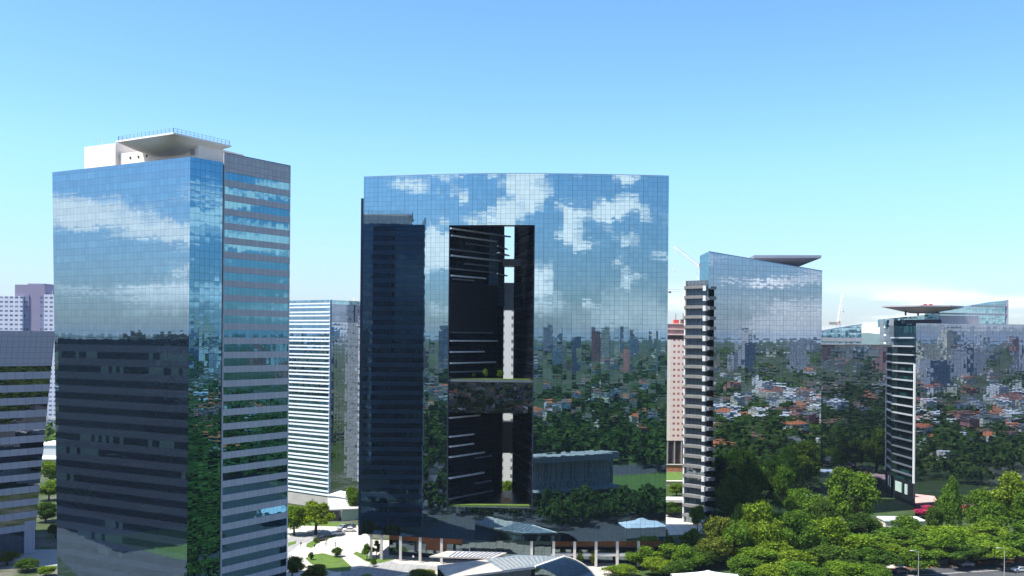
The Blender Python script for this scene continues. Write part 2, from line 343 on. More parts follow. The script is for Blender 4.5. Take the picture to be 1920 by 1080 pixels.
M['grass'] = pbr('lawn_grass', (0.075, 0.13, 0.02), 0.95, 0.3, 0.5)
M['bark'] = pbr('bark', (0.07, 0.055, 0.04), 0.95, 0.25, 3)
M['glass_roof'] = pbr('ribbed_glass_roof', (0.17, 0.20, 0.22), 0.3, 0.25, 0.6, spec=0.5)
M['tyre'] = pbr('tyre_rubber', (0.02, 0.02, 0.02), 0.8)
M['carglass'] = pbr('car_glass', (0.01, 0.013, 0.018), 0.05, 0, 1, spec=0.8)
M['bougain'] = leafmat('magenta_blossom', (0.32, 0.03, 0.10), (0.45, 0.06, 0.16))
M['leaf_mid'] = leafmat('leaf_mid_green', (0.045, 0.100, 0.014), (0.090, 0.175, 0.020), (0.120, 0.190, 0.02))
M['leaf_dark'] = leafmat('leaf_dark_green', (0.025, 0.060, 0.012), (0.060, 0.115, 0.020), (0.08, 0.13, 0.02))
M['leaf_bright'] = leafmat('leaf_bright_green', (0.075, 0.145, 0.014), (0.135, 0.225, 0.020), (0.17, 0.22, 0.02))
M['leaf_olive'] = leafmat('leaf_olive', (0.070, 0.105, 0.020), (0.125, 0.160, 0.024), (0.15, 0.17, 0.025))

# ground colour: patchwork of trees, roofs, streets far away; darker green nearby
def ground_mat():
    m, nt, out = mat_base('city_ground'); b = nt.nodes.new('ShaderNodeBsdfPrincipled'); nt.links.new(b.outputs[0], out.inputs[0])
    tcn = nt.nodes.new('ShaderNodeTexCoord'); v = tcn.outputs['Object']
    a = noise(nt, v, 0.012, 5, 0.6); c = noise(nt, v, 0.12, 4, 0.6)
    col = mixc(nt, sstep(nt, a, 0.46, 0.58), (0.045, 0.065, 0.022), (0.13, 0.125, 0.11))
    col = mixc(nt, sstep(nt, c, 0.4, 0.65), col, (0.035, 0.06, 0.015))
    nt.links.new(col, b.inputs['Base Color']); b.inputs['Roughness'].default_value = 0.95; b.inputs['Specular IOR Level'].default_value = 0.1
    return m
M['ground'] = ground_mat()

# ------------------------------------------------------------------ terrain
def sm(a, b, x):
    t = np.clip((x - a) / (b - a), 0, 1); return t * t * (3 - 2 * t)
def terr(x, y):
    x = np.asarray(x, float); y = np.asarray(y, float)
    r = np.hypot(x, y - 150)
    side = sm(500, 0, y)
    bump = 0.75 + 0.25 * np.sin(x * 0.0031 + 1.3) * np.cos(y * 0.0027) + 0.10 * np.sin(x * 0.011) * np.sin(y * 0.009 + 2)
    knoll = 60 * np.exp(-((x + 760) / 190) ** 2) * np.exp(-((y - 40) / 240) ** 2) * (0.9 + 0.1 * np.sin(y * 0.045))
    return side * sm(420, 2300, r) * 46 * bump + knoll
t = np.linspace(-1, 1, 150); g = np.sinh(t * 5.2) / np.sinh(5.2) * 16000
gxv, gyv = np.meshgrid(g, g + 150); gz_ = terr(gxv, gyv)
vv = np.stack([gxv, gyv, gz_], -1).reshape(-1, 3); n_ = len(g)
ff_ = [(j * n_ + i, j * n_ + i + 1, (j + 1) * n_ + i + 1, (j + 1) * n_ + i) for j in range(n_ - 1) for i in range(n_ - 1)]
me = bpy.data.meshes.new('ground'); me.from_pydata(vv.tolist(), [], ff_); me.materials.append(M['ground']); me.update()
go = bpy.data.objects.new('ground', me); COL.objects.link(go); go['kind'] = 'structure'

def sheet(name, pts, m, z, kind='structure'):
    b = MB(); P = [G(x, y, z) if len(p) == 2 else Vector(p) for p in pts for x, y in [p[:2]]]
    b.face(P); o = b.build(name, m); bm = bmesh.new(); bm.from_mesh(o.data); bmesh.ops.recalc_face_normals(bm, faces=bm.faces)
    for f in bm.faces:
        if f.normal.z < 0: f.normal_flip()
    bm.to_mesh(o.data); bm.free(); o['kind'] = kind; return o
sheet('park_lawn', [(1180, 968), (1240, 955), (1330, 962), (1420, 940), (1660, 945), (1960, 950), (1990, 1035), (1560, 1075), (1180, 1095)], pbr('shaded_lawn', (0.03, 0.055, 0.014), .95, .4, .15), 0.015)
# hills far beyond
def hills():
    b = MB(); pr = None
    for i in range(121):
        x = lerp(-1500, 7000, i / 120); Y = 9500
        z = 45 + 75 * math.exp(-((x - 3350) / 900) ** 2) + 38 * math.exp(-((x - 5200) / 1300) ** 2) + 8 * math.sin(x * 0.004) + 4 * math.sin(x * 0.013) + 3 * math.sin(x * 0.031)
        row = [(x, Y - 1500, 0), (x, Y - 600, z * 0.55), (x, Y, z), (x, Y + 1500, 0)]
        if pr:
            for k in range(3): b.face([pr[k], row[k], row[k + 1], pr[k + 1]])
        pr = row
    o = b.build('hills', pbr('wooded_hill', (0.04, 0.07, 0.03), 0.95, 0.3, 0.004), smooth=True, weld=True); o['kind'] = 'structure'
hills()

# plaza, roads and lawns at the foot of the towers
sheet('plaza', [(470, 984), (668, 984), (700, 1012), (1180, 1030), (1190, 1080), (1100, 1110), (470, 1110)], M['plaza'], 0.02)
sheet('service_road', [(470, 1003), (540, 1006), (600, 995), (640, 998), (560, 1022), (540, 1038), (575, 1062), (560, 1068), (500, 1040), (470, 1040)], M['pave2'], 0.03)
sheet('drop_off_road', [(640, 1070), (690, 1062), (700, 1050), (668, 1040), (690, 1036), (745, 1056), (810, 1060), (840, 1062), (835, 1070), (790, 1068), (700, 1090), (640, 1090)], M['pave2'], 0.035)
for pts in ([(572, 1047), (583, 1040), (605, 1037), (640, 1045), (659, 1062), (656, 1070), (630, 1072), (600, 1066), (583, 1057)],
            [(540, 1017), (556, 1014), (555, 1019), (540, 1024)], [(575, 1019), (598, 1008), (622, 1003), (632, 1005), (600, 1016), (585, 1027), (574, 1026)],
            [(662, 1038), (668, 1034), (705, 1046), (740, 1049), (715, 1055), (700, 1057), (685, 1052)], [(668, 1082), (690, 1075), (698, 1078), (694, 1090), (666, 1092)],
            [(760, 1080), (800, 1073), (818, 1076), (818, 1090), (760, 1090)], [(540, 985), (668, 988), (668, 981), (540, 975)]):
    sheet('lawn', pts, M['grass'], 0.05)
sheet('pavement', [(1240, 965), (1330, 968), (1330, 1000), (1240, 1004)], M['plaza'], 0.02)
sheet('avenue', [(1560, 1082), (1700, 1068), (1960, 1052), (1990, 1060), (1990, 1100), (1560, 1100)], M['asphalt'], 0.02)
sheet('earth_verge', [(1640, 1068), (1760, 1058), (1960, 1043), (1960, 1051), (1700, 1067), (1640, 1076)], M['earth'], 0.03)
sheet('footpath', [(1560, 1066), (1700, 1056), (1960, 1030), (1960, 1037), (1700, 1064), (1560, 1076)], M['plaza'], 0.025)
sheet('lane_marking', [(1700, 1079), (1960, 1063), (1960, 1064.2), (1700, 1080.4)], M['pave2'], 0.03)
sheet('courtyard', [(0, 1030), (120, 1030), (120, 1060), (0, 1066)], M['pave2'], 0.02)

# ================================================================== left tower
def left_tower():
    k = 0.92
    A = W(98, 322, 248.6 * k); B = W(357, 293, 225 * k); C = W(418, 304, 232 * k); D = W(544, 312, 249.6 * k)
    Ab = W(113.5, 1080, A.y); f = (A.z - 0) / (A.z - Ab.z); sl_ = (B.y - A.y) / (B.x - A.x); A0 = (A.x + (Ab.x - A.x) * f, A.y + (Ab.x - A.x) * f * sl_)
    zt = 103.3; zp = 105.4
    a, b, c, d = (A.x, A.y), (B.x, B.y), (C.x, C.y), (D.x, D.y)
    e = (d[0] + (a[0] - b[0]) * 0.98, d[1] + (a[1] - b[1]) * 0.98)
    t = thing('office_tower', 'tall mirrored office tower with lavender banded side and a white bowl shaped roof deck', 'office tower', (b[0], b[1], 0))
    m = MB(); L = math.hypot(b[0] - a[0], b[1] - a[1])
    m.face([(A0[0], A0[1], 0), (b[0], b[1], 0), (b[0], b[1], zt), (a[0], a[1], zt)], [(0, 0), (L, 0), (L, zt), (0, zt)])
    m.build('curtain_wall', M['glass_left'], t)
    m = MB(); m.wall(b, c, 0, zt); m.build('corner_glazing', M['glass_corner'], t)
    c2 = l2(c, d, 0.02); c1 = (c[0] + 0.9, c[1] + 1.4)
    ci = (c[0] - 1.2, c[1] + 1.6)
    m = MB(); m.wall(c, ci, 0, zt); m.wall(ci, (c2[0] - 0.2, c2[1] + 0.3), 0, zt); m.build('shadow_joint', M['joint'], t)
    m = MB(); m.wall(c2, d, 0, zp - 2.3); m.build('ribbon_glazing', M['glass_ribbon'], t)
    m = MB(); m.wall(d, e, 0, zt); m.face([(*e, 0), (*A0, 0), (*a, zt), (*e, zt)], [(0, 0), (27, 0), (27, zt), (0, zt)]); m.build('rear_wall', M['glass_rear'], t)
    m = MB(); m.face([(p[0], p[1], zt - 0.6) for p in (a, b, c, d, e)]); m.build('roof', M['roof_grey'], t)
    # spandrel courses on the banded side
    o1, o2 = offs(c2, d, 0.18); i1, i2 = c2, d
    m = MB(); m.prism([o1, o2, i2, i1], zp - 4.1, zp, bot=True)
    m.build('parapet', M['parapet'], t)
    m = MB(); m.prism([o1, o2, i2, i1], zp, zp + 0.16); m.build('coping', M['joint'], t)
    z = zp - 4.1 - 1.75
    while z > 0:
        m = MB(); m.prism([o1, o2, i2, i1], max(0, z - 1.45), z); m.build('spandrel', M['spandrel'], t); z -= 3.2
    for q, w in ((c2, 0.3), (d, 0.22)):
        m = MB(); m.box((q[0], q[1], zp / 2), (w, w, zp), 0.9); m.build('corner_trim', M['ledge'] if q is d else M['spandrel'], t)
    # roof rooms
    ux, uy = (a[0] - b[0]) / L, (a[1] - b[1]) / L          # along the wide face, to the left
    nx, ny = -uy * -1, ux * -1
    nx, ny = uy, -ux
    if ny < 0: nx, ny = -nx, -ny                             # into the building
    zr0 = W(325, 248, 224 * k).z - 2.2
    def P(s, r): return (b[0] + ux * s + nx * r, b[1] + uy * s + ny * r)
    def blk(name, s0, s1, r0, r1, z0, z1, mm):
        q = MB(); q.prism([P(s1, r0), P(s0, r0), P(s0, r1), P(s1, r1)], z0, z1); return q.build(name, mm, t)
    blk('plant_room', 3, 28.5, 5.0, 19, zt - 0.4, zt + 3.9, M['cream'])
    blk('plant_room', 28.6, 39.5, 4.0, 17, zt - 0.4, zt + 6.2, M['cream'])
    c0, c1_ = W(284, 300, 217), W(345, 300, 213.5)
    q = MB(); q.prism([(c0.x, c0.y), (c1_.x, c1_.y), (c1_.x + 5, c1_.y + 8), (c0.x + 5, c0.y + 8)], zt + 3.0, zr0 + .3); q.build('stair_core', M['yellow'], t)
    for i in range(7):
        q = MB(); cx, cy = P(8.5 + i * 2.7, 4.97); q.box((cx, cy, zt + 2.6), (0.45, 0.2, 0.45), math.atan2(uy, ux)); q.build('vent', M['dark_slab'], t)
    q = MB(); cx, cy = P(4.6, 4.95); q.box((cx, cy, zt + 2.2), (1.2, 0.25, 1.2), math.atan2(uy, ux)); q.build('access_door', M['roof_grey'], t)
    for i in range(4):
        q = MB(); cx, cy = P(5 + i * 2.0, 8); q.box((cx, cy, zt + 4.6), (1.1, 1.1, 1.3)); q.build('roof_unit', M['dark_slab'] if i % 2 else M['white'], t)
    for i, (s_, r_) in enumerate(((31, 6), (33.5, 8), (37, 7), (35, 12))):
        cx, cy = P(s_, r_); q = MB(); q.tube((cx, cy, zt + 6.2), (cx, cy, zt + 7.4 + i % 3 * .7), .05, n=4); q.build('aerial', M['steel'], t)
    # helipad: square dish seen corner-on
    N = W(325, 248, 224 * k); Lf = W(218, 263, 234.5 * k); Rt = W(434, 271, 239 * k)
    zr = N.z; e1 = Vector((Lf.x - N.x, Lf.y - N.y, 0)); e2 = Vector((Rt.x - N.x, Rt.y - N.y, 0)); O = Vector((N.x, N.y, zr))
    n = 18; q = MB()
    def pt(i, j):
        s, r = i / n, j / n; S, T = 2 * s - 1, 2 * r - 1
        dp = 2.8 * ((1 - abs(S) ** 2.6) * (1 - abs(T) ** 2.6)) ** 0.7
        return O + e1 * s + e2 * r + Vector((0, 0, -dp - 0.35))
    for i in range(n):
        for j in range(n): q.face([pt(i, j), pt(i + 1, j), pt(i + 1, j + 1), pt(i, j + 1)][::-1])
    cs = [O, O + e2, O + e1 + e2, O + e1]
    for i in range(4):
        p, r_ = cs[i], cs[(i + 1) % 4]; q.face([p + Vector((0, 0, -.35)), r_ + Vector((0, 0, -.35)), r_, p])
    q.face(cs); hp = q.build('helipad_dish', M['dish'], t, smooth=False, weld=True)
    for p in hp.data.polygons: p.use_smooth = p.index < n * n
    q = MB()
    for i in range(4):
        p, r_ = cs[i], cs[(i + 1) % 4]
        cen = O + (e1 + e2) * 0.5
        p = p + (cen - p) * 0.04; r_ = r_ + (cen - r_) * 0.04
        for h in (0.45, 1.0): q.tube(p + Vector((0, 0, h)), r_ + Vector((0, 0, h)), 0.04, n=4)
        for s in range(15):
            w = p.lerp(r_, s / 14); q.tube(w, w + Vector((0, 0, 1.05)), 0.07, n=4)
    q.build('railing', M['railing'], hp)
left_tower()

# ================================================================== central tower
ctop, cbot = 111.2, 7.4
def center_profile():
    xs = [-43.5]
    def add(x1, n):
        x0 = xs[-1]
        for i in range(1, n + 1): xs.append(lerp(x0, x1, i / n))
    add(-18.1, 9); add(6.1, 9); add(44.3, 14)
    al = lambda x: R(13.4) if x < -25.5 else (R(13.4) * (8 - x) / 33.5 if x < 8 else -R(7.2) * (x - 8) / 36.3)
    ys = [279.4]
    for i in range(1, len(xs)):
        xm = (xs[i] + xs[i - 1]) / 2; ys.append(ys[-1] - math.tan(al(xm)) * (xs[i] - xs[i - 1]))
    return list(zip(xs, ys))
CP = center_profile()
def central_tower():
    P = CP; iL, iR = 9, 18
    t = thing('glass_tower', 'broad blue mirrored tower with a tall dark opening cut through its middle', 'office tower', (0, 290, 0))
    zo, zb = 96.7, 16.6                       # opening
    u = [0]
    for i in range(1, len(P)): u.append(u[-1] + math.dist(P[i], P[i - 1]))
    def strip(m, i0, i1, z0, z1, set_=0.0):
        for i in range(i0, i1):
            p, q = P[i], P[i + 1]
            m.wall((p[0], p[1] + set_), (q[0], q[1] + set_), z0, z1, u[i])
    m = MB(); strip(m, 0, iL, cbot, ctop); strip(m, iR, len(P) - 1, cbot, ctop); strip(m, iL, iR, zo, ctop); strip(m, iL, iR, cbot, zb)
    cw = m.build('curtain_wall', M['glass_center'], t)
    m = MB(); pm_ = W(1106, 327, 274); m.tube((pm_.x, 275.5, ctop - .5), (pm_.x, 275.5, ctop + 1.3), .07, n=5); m.build('roof_mast', M['steel'], t)
    # roof edge
    m = MB()
    for i in range(len(P) - 1):
        p, q = P[i], P[i + 1]; m.prism([(p[0], p[1] - 0.06), (q[0], q[1] - 0.06), (q[0], q[1] + 0.5), (p[0], p[1] + 0.5)], ctop, ctop + 0.18)
    m.build('coping', M['railing'], t)
    # body behind the glass
    Lb, Rb = (-38.5, 316), (40.5, 314)
    wl = [P[iL], (-4.6, 291), (-2.75, 300), (-2.75, 314)]
    wr = [P[iR], (0.45, 300), (0.6, 314)]
    m = MB(); uu = 0
    for i in range(3): uu = m.wall(wl[i], wl[i + 1], zb, zo + 6, uu)
    m.build('atrium_wall', M['glass_dark'], t)
    m = MB(); w1, w2 = offs(l2(wl[0], wl[1], .80), wl[1], .25); w3, w4 = offs(wl[1], wl[2], .25); m.wall(w1, w2, 74.5, zo); m.wall(w2, w4, 74.5, zo); m.build('atrium_window', M['glass_teal2'], t)
    m = MB(); uu = 0
    rv = wr[::-1]
    for i in range(2): uu = m.wall(rv[i], rv[i + 1], zb, zo + 6, uu)
    m.build('atrium_wall', M['glass_dark'], t)
    m = MB(); m.wall(Lb, P[0], cbot, ctop); m.build('end_wall', M['glass_navy'], t)
    m = MB(); m.wall(P[-1], Rb, cbot, ctop); m.build('end_wall', M['glass_navy'], t)
    m = MB(); m.wall((wl[3]), Lb, cbot, ctop); m.wall(Rb, wr[2], cbot, ctop); m.build('rear_wall', M['glass_navy'], t)
    m = MB(); front = [(p[0], p[1]) for p in P]
    m.face([(x, y, ctop - 0.5) for x, y in front[:iL + 1]] + [(x, y, ctop - 0.5) for x, y in wl[1:]] + [(*Lb, ctop - 0.5)])
    m.face([(x, y, ctop - 0.5) for x, y in front[iR:]] + [(*Rb, ctop - 0.5)] + [(x, y, ctop - 0.5) for x, y in wr[::-1][:-1]])
    m.build('roof', M['roof_grey'], t)
    m = MB(); m.prism([(P[iL][0], P[iL][1] + 0.2), (P[iR][0], P[iR][1] + 0.2), (P[iR][0] - .6, P[iR][1] + 4), (P[iL][0] + 2.5, P[iL][1] + 4)], zo + 0.02, ctop - 0.6); m.build('lintel', M['dark_slab'], t)
    # soffit over the open ground floor
    m = MB(); m.face([(x, y + .1, cbot + 0.05) for x, y in reversed(front)] + [(*Lb, cbot + 0.05), (*Rb, cbot + 0.05)]); m.build('soffit', M['dark_slab'], t)
    # lower plinth inside the opening, with a grass terrace on top
    def slab(name, x0, y0, x1, y1, z0, z1, mm):
        q = MB(); q.prism([(x0, y0), (x1, y0), (x1, y1), (x0, y1)], z0, z1); return q.build(name, mm, t)
    yf = min(P[i][1] for i in range(iL, iR + 1))
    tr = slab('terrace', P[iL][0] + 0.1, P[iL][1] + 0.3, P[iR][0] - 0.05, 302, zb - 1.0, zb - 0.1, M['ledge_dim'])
    slab('terrace_lawn', P[iL][0] + 0.4, P[iL][1] + 0.5, P[iR][0] - 0.3, P[iL][1] + 2.6, zb - 0.09, zb + 0.35, M['grass'])
    slab('void_floor_dark', P[iL][0] + 0.4, P[iL][1] + 2.7, P[iR][0] - 0.3, 302, zb - 0.09, zb - 0.02, M['black'])  # black sheet over the terrace, painted for the dark back of the opening
    q = MB(); q.box((-1.0, 280, zb + 0.8), (1.8, 1.2, 1.0)); q.build('bench_shelter', M['orange'], t)
    # bridge block across the opening
    m = MB(); strip(m, iL, iR, 43.4, 52.2, 0.35); m.build('bridge_glazing', M['glass_bridge'], t)
    slab('bridge_deck', P[iL][0] + 0.1, P[iL][1] + 0.8, P[iR][0] - 0.05, 301, 43.5, 51.4, M['black'])
    m = MB()
    for i in range(iL, iR):
        p, q = P[i], P[i + 1]; m.prism([(p[0], p[1] + .2), (q[0], q[1] + .2), (q[0], q[1] + .7), (p[0], p[1] + .7)], 52.22, 52.8)
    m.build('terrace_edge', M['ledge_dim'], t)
    slab('terrace_lawn', P[iL][0] + 0.3, P[iL][1] + 0.8, P[iR][0] - 0.3, P[iL][1] + 3.5, 51.45, 53.0, M['grass'])
    # smaller links in the slot
    slab('footbridge', -3.0, 290, 2.4, 296, 86.5, 88.6, M['dark_slab'])
    slab('footbridge', -2.9, 300.5, 0.6, 308, 73.5, 82.0, M['slotblue'])
    slab('footbridge', -2.9, 300.5, 0.6, 306, 28.7, 38.4, M['black'])
    # black panels proud of the wall, standing in for a recess in shade
    a, b = wl[0], wl[1]; a2, b2 = offs(l2(a, b, .02), b, 0.3)
    m = MB(); m.prism([a2, b2, b, l2(a, b, .02)], 74.0, 80.5); m.prism([a2, b2, b, l2(a, b, .02)], 66.2, 73.95); m.build('recess_shade_panel', M['black'], t)
    # floor ledges along the slanting wall: (height, start, end)
    for z, s0, s1, d in ((95.6, .0, 1.25, .8), (93.6, .02, .95, .7), (91.9, .32, .9, .4), (89.7, .0, .95, .4), (87.9, .02, 1.05, .75), (86.0, .30, .92, .4), (84.2, .0, .9, .4),
                         (82.2, .02, .72, .75), (81.3, .06, .5, .3), (63.6, .02, .98, .75), (60.4, .02, .7, .75), (57.2, .02, .95, .75), (54.6, .02, .72, .4),
                         (66.0, .02, .9, .3), (41.6, .02, .62, .7), (36.2, .02, .5, .7), (33.4, .02, .5, .75), (30.4, .02, .72, .75), (24.4, .02, .72, .75), (29.0, .55, .9, .4), (21.5, .55, .9, .35), (18.4, .02, .95, .3)):
        p, q = l2(wl[0], wl[1], s0), l2(wl[0], wl[1], s1); o1, o2 = offs(p, q, d)
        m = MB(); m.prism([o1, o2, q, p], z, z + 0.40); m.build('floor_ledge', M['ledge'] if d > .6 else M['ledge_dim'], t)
    for z in (92.3, 90.3, 88.0, 84.0):
        p, q = (-5.0, 290.4), (-2.1, 301); o1, o2 = offs(p, q, 1.2 if z in (90.3,) else .6)
        m = MB(); m.prism([o1, o2, q, p], z, z + 0.35); m.build('floor_ledge', M['ledge'], t)
    for i in range(1, 20):
        z = zb + 4.05 * i
        if z < zo - 1 and not (43 < z < 53):
            p, q = (0.5, 299.6), P[iR]; o1, o2 = offs(p, q, 0.12)
            m = MB(); m.prism([o1, o2, q, p], z, z + 0.4); m.build('floor_edge', M['black'], t)
    # frame round the opening
    m = MB()
    for x, y in (P[iL], P[iR]): m.box((x, y - 0.02, (zo + zb) / 2), (0.22, 0.3, zo - zb))
    m.build('opening_frame', M['joint'], t)
    # slab along the left end, lower than the main wall
    x1, z1 = XZ(676.5, 372, 279.8)
    m = MB(); m.prism([(x1 + 0.1, 279.6), (P[0][0] + 0.02, 279.45), (P[0][0] + 0.9, 283), (x1 + .15, 283)], cbot - 0.5, z1, mi=0); m.build('end_fin', M['endfin'], t)
    # open ground floor: columns, lobby walls, entrance roof
    colx = [(694, 0), (714.5, 0), (752, 0), (790, 0), (831, 0), (1000, 0), (1041, 0), (1080, 0), (1120, 0), (1160, 0), (1200, 0)]
    for x, _ in colx:
        X = (x - 960) / F * 274.0; i = max(j for j in range(len(P) - 1) if P[j][0] <= max(X, P[0][0])); y = lerp(P[i][1], P[i + 1][1], (X - P[i][0]) / (P[i + 1][0] - P[i][0])) + 0.8
        m = MB(); m.box((X, y, cbot / 2), (0.75, 0.75, cbot)); cl = m.build('column', M['column'], t)
    m = MB(); pts = [(-36, 285.5), (-20, 281), (-14, 280)]
    for i in range(2): m.wall(pts[i], pts[i + 1], 2.2, cbot)
    m.build('lobby_wall', M['orange_n'], t)
    m = MB(); m.wall((12, 277.5), (44, 277.5), 4.6, cbot); m.build('lobby_wall', M['orange_n'], t)
    m = MB(); m.wall((-36, 285.2), (-14, 279.6), 0, 4.4); m.wall((-14, 279.6), (12, 278), 0, cbot); m.wall((12, 277.2), (44, 277.2), 0, 4.6); m.build('lobby_glazing', M['glass_lobby'], t)
    m = MB(); m.prism([(11.5, 272.0), (44, 273.0), (44, 274.4), (11.5, 273.4)], 3.0, 3.75); m.build('walkway_slab', M['column'], t)
    # entrance roof
    q0, q1, q2, q3 = G(805, 1043, 4.6), G(925, 1046, 4.6), G(950, 1036, 4.6), G(838, 1033, 4.6)
    m = MB(); m.prism([(p.x, p.y) for p in (q0, q1, q2, q3)], 4.2, 4.6); cp = m.build('entrance_roof', M['cream2'], t)
    for i in range(1, 12):
        a, b = q0.lerp(q1, .25 + i / 16), q3.lerp(q2, .1 + i / 13.5); d_ = (b - a).normalized() * 0.3
        m = MB(); m.tube(a + Vector((0, 0, .08)), b + Vector((0, 0, .08)) - d_, 0.16, n=4); m.build('glazing_bar', M['railing'], cp)
    for x, y in ((880, 1052), (845, 1046)):
        p = G(x, y); m = MB(); m.tube((p.x, p.y + 1.5, 0), (p.x, p.y + 1.5, 4.3), 0.25); m.build('post', M['white'], cp)
M['glass_teal2'] = glass('slot_blue_glass', 1.5, 1.35, 4.05, 0.0, (0.25, 0.38, 0.50), (0.07, 0.14, 0.20), (0, 0, 0), mw=0.06, amp=0.008, bow=0.004, refl=0.25, blind=0.0)
M['glass_bridge'] = glass('bridge_mirror_glass', 4.05, 4.4, 8.8, 0.0, (0.10, 0.12, 0.155), (0.01, 0.012, 0.016), (0, 0, 0), mw=0.05, amp=0.012, bow=0.008, refl=0.9, blind=0.0)
M['slotblue'] = pbr('blue_grey_panel', (0.11, 0.15, 0.21), 0.4, 0.15, 0.5)
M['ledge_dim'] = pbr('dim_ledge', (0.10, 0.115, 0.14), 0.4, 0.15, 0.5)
M['endfin'] = pbr('navy_end_panel', (0.008, 0.012, 0.030), 0.3, 0.1, 0.5)
M['orange_n'] = M['orange']
central_tower()

# ================================================================== striped tower between the two
def striped_tower():
    c = G(617, 955); Yc = c.y; ztop = W(617, 562, Yc).z
    p540 = W(540, 600, 372); p672 = W(672, 600, 372)
    cx, cy = c.x, c.y
    d1 = Vector((p540.x - cx, p540.y - cy)); d1.normalize(); d2 = Vector((p672.x - cx, p672.y - cy)); d2.normalize()
    L = (cx + d1.x * 34, cy + d1.y * 34); Cn = (cx, cy); Rr = (cx + d2.x * 22, cy + d2.y * 22)
    t = thing('striped_tower', 'white tower with bright horizontal stripes standing between the two big mirrored towers', 'office tower', (cx, cy, 0))
    m = MB(); m.wall(L, Cn, 0, ztop); m.build('strip_glazing', M['glass_stripe'], t)
    m = MB(); m.wall(Cn, Rr, 0, ztop - 8.3); m.build('side_glazing', M['glass_brown'], t)
    e = l2(Cn, Rr, 0.58)
    m = MB(); o1, o2 = offs(Cn, Rr, 0.15); m.prism([o1, o2, Rr, Cn], ztop - 8.2, ztop - 1.6); m.build('crown_panel', M['crown'], t)
    m = MB(); o1, o2 = offs(Cn, Rr, 0.25); m.prism([o1, o2, Rr, Cn], ztop - 1.58, ztop); m.build('crown_glazing', M['glass_teal'], t)
    m = MB(); o1, o2 = offs(e, l2(Cn, Rr, 0.60), 0.3); m.prism([o1, o2, l2(Cn, Rr, .60), e], ztop - 8.2, ztop - 1.7); m.build('crown_joint', M['joint'], t)
    bk = (L[0] + Rr[0] - cx, L[1] + Rr[1] - cy)
    m = MB(); m.wall(Rr, bk, 0, ztop); m.wall(bk, L, 0, ztop); m.face([(*L, ztop - .3), (*Cn, ztop - .3), (*Rr, ztop - .3), (*bk, ztop - .3)]); m.build('rear_wall', M['white'], t)
    o1, o2 = offs(L, Cn, 0.45)
    z = ztop - 0.6; k = 0
    while z > 6:
        for dz, h in ((0.0, 0.52), (-1.3, 0.56)):
            m = MB(); m.prism([o1, o2, Cn, L], z + dz - h - .5, z + dz - .5); m.build('sun_shelf', M['white2'], t)
        z -= 3.2; k += 1
    m = MB(); m.prism([offs(L, Cn, .3)[0], offs(L, Cn, .3)[1], Cn, L], 0.1, 4.4); m.build('base_wall', M['concrete'], t)
    m = MB(); m.box((cx - .1, cy + .1, ztop / 2), (0.7, 0.7, ztop), 0.7); m.build('corner_trim', M['railing'], t)
    m = MB(); p = W(660, 566, 375); m.tube((p.x, p.y + 3, ztop - .3), (p.x, p.y + 3, ztop + 1.9), 0.12); m.tube((p.x + .5, p.y + 3, ztop - .3), (p.x + .5, p.y + 3, ztop + 1.2), 0.1); m.build('roof_mast', M['steel'], t)
M['crown'] = glass('blue_grey_crown', 3.0, 6.6, 6.6, 0.0, (0.36, 0.46, 0.62), (0.10, 0.12, 0.17), (0, 0, 0), mw=0.05, amp=0.006, bow=0.006, refl=0.5, blind=0.0)
striped_tower()
# white annexe and pergola at its foot
def annexe():
    a, b = G(614, 966), G(656, 970); zt = W(640, 930, a.y).z
    t = thing('white_annexe', 'bright white windowless annexe at the foot of the striped tower', 'building', (a.x, a.y, 0))
    dx, dy = (b.x - a.x), (b.y - a.y)
    m = MB(); m.prism([(a.x, a.y), (b.x, b.y), (b.x + 3, b.y + 10), (a.x + 3, a.y + 10)], 0, zt, ztops=[zt, zt - .9, zt - .9, zt]); m.build('wall', M['white'], t)
    m = MB(); m.prism([(a.x - .2, a.y - .2), (b.x + .2, b.y - .2), (b.x + 3.2, b.y + 10), (a.x + 2.8, a.y + 10)], zt + .02, zt + .35, ztops=[zt + .35, zt - .5, zt - .5, zt + .35], bot=False); m.build('roof', M['white2'], t)
    p, q = G(640, 978), G(668, 975)
    t2 = thing('glass_pavilion', 'low pavilion with a pale glass front beside the white annexe', 'building', (p.x, p.y, 0))
    m = MB(); m.wall((p.x, p.y), (q.x, q.y), 0, 3.6); m.wall((q.x, q.y), (q.x + 2, q.y + 6), 0, 3.6); m.wall((p.x + 1, p.y + 6), (p.x, p.y), 0, 3.6); m.build('glass_wall', M['palegl'], t2)
    m = MB(); m.prism([(p.x - 6, p.y - .5), (q.x + .5, q.y - .5), (q.x + 2.5, q.y + 7), (p.x - 5, p.y + 7)], 3.62, 4.1); m.build('roof', M['concrete'], t2)
    m = MB(); m.box((p.x - 4, p.y + 3, 1.8), (6, 5, 3.55)); m.build('wall', M['dark_slab'], t2)
M['palegl'] = pbr('pale_green_glass', (0.45, 0.58, 0.54), 0.15, 0.1, 0.6)
annexe()

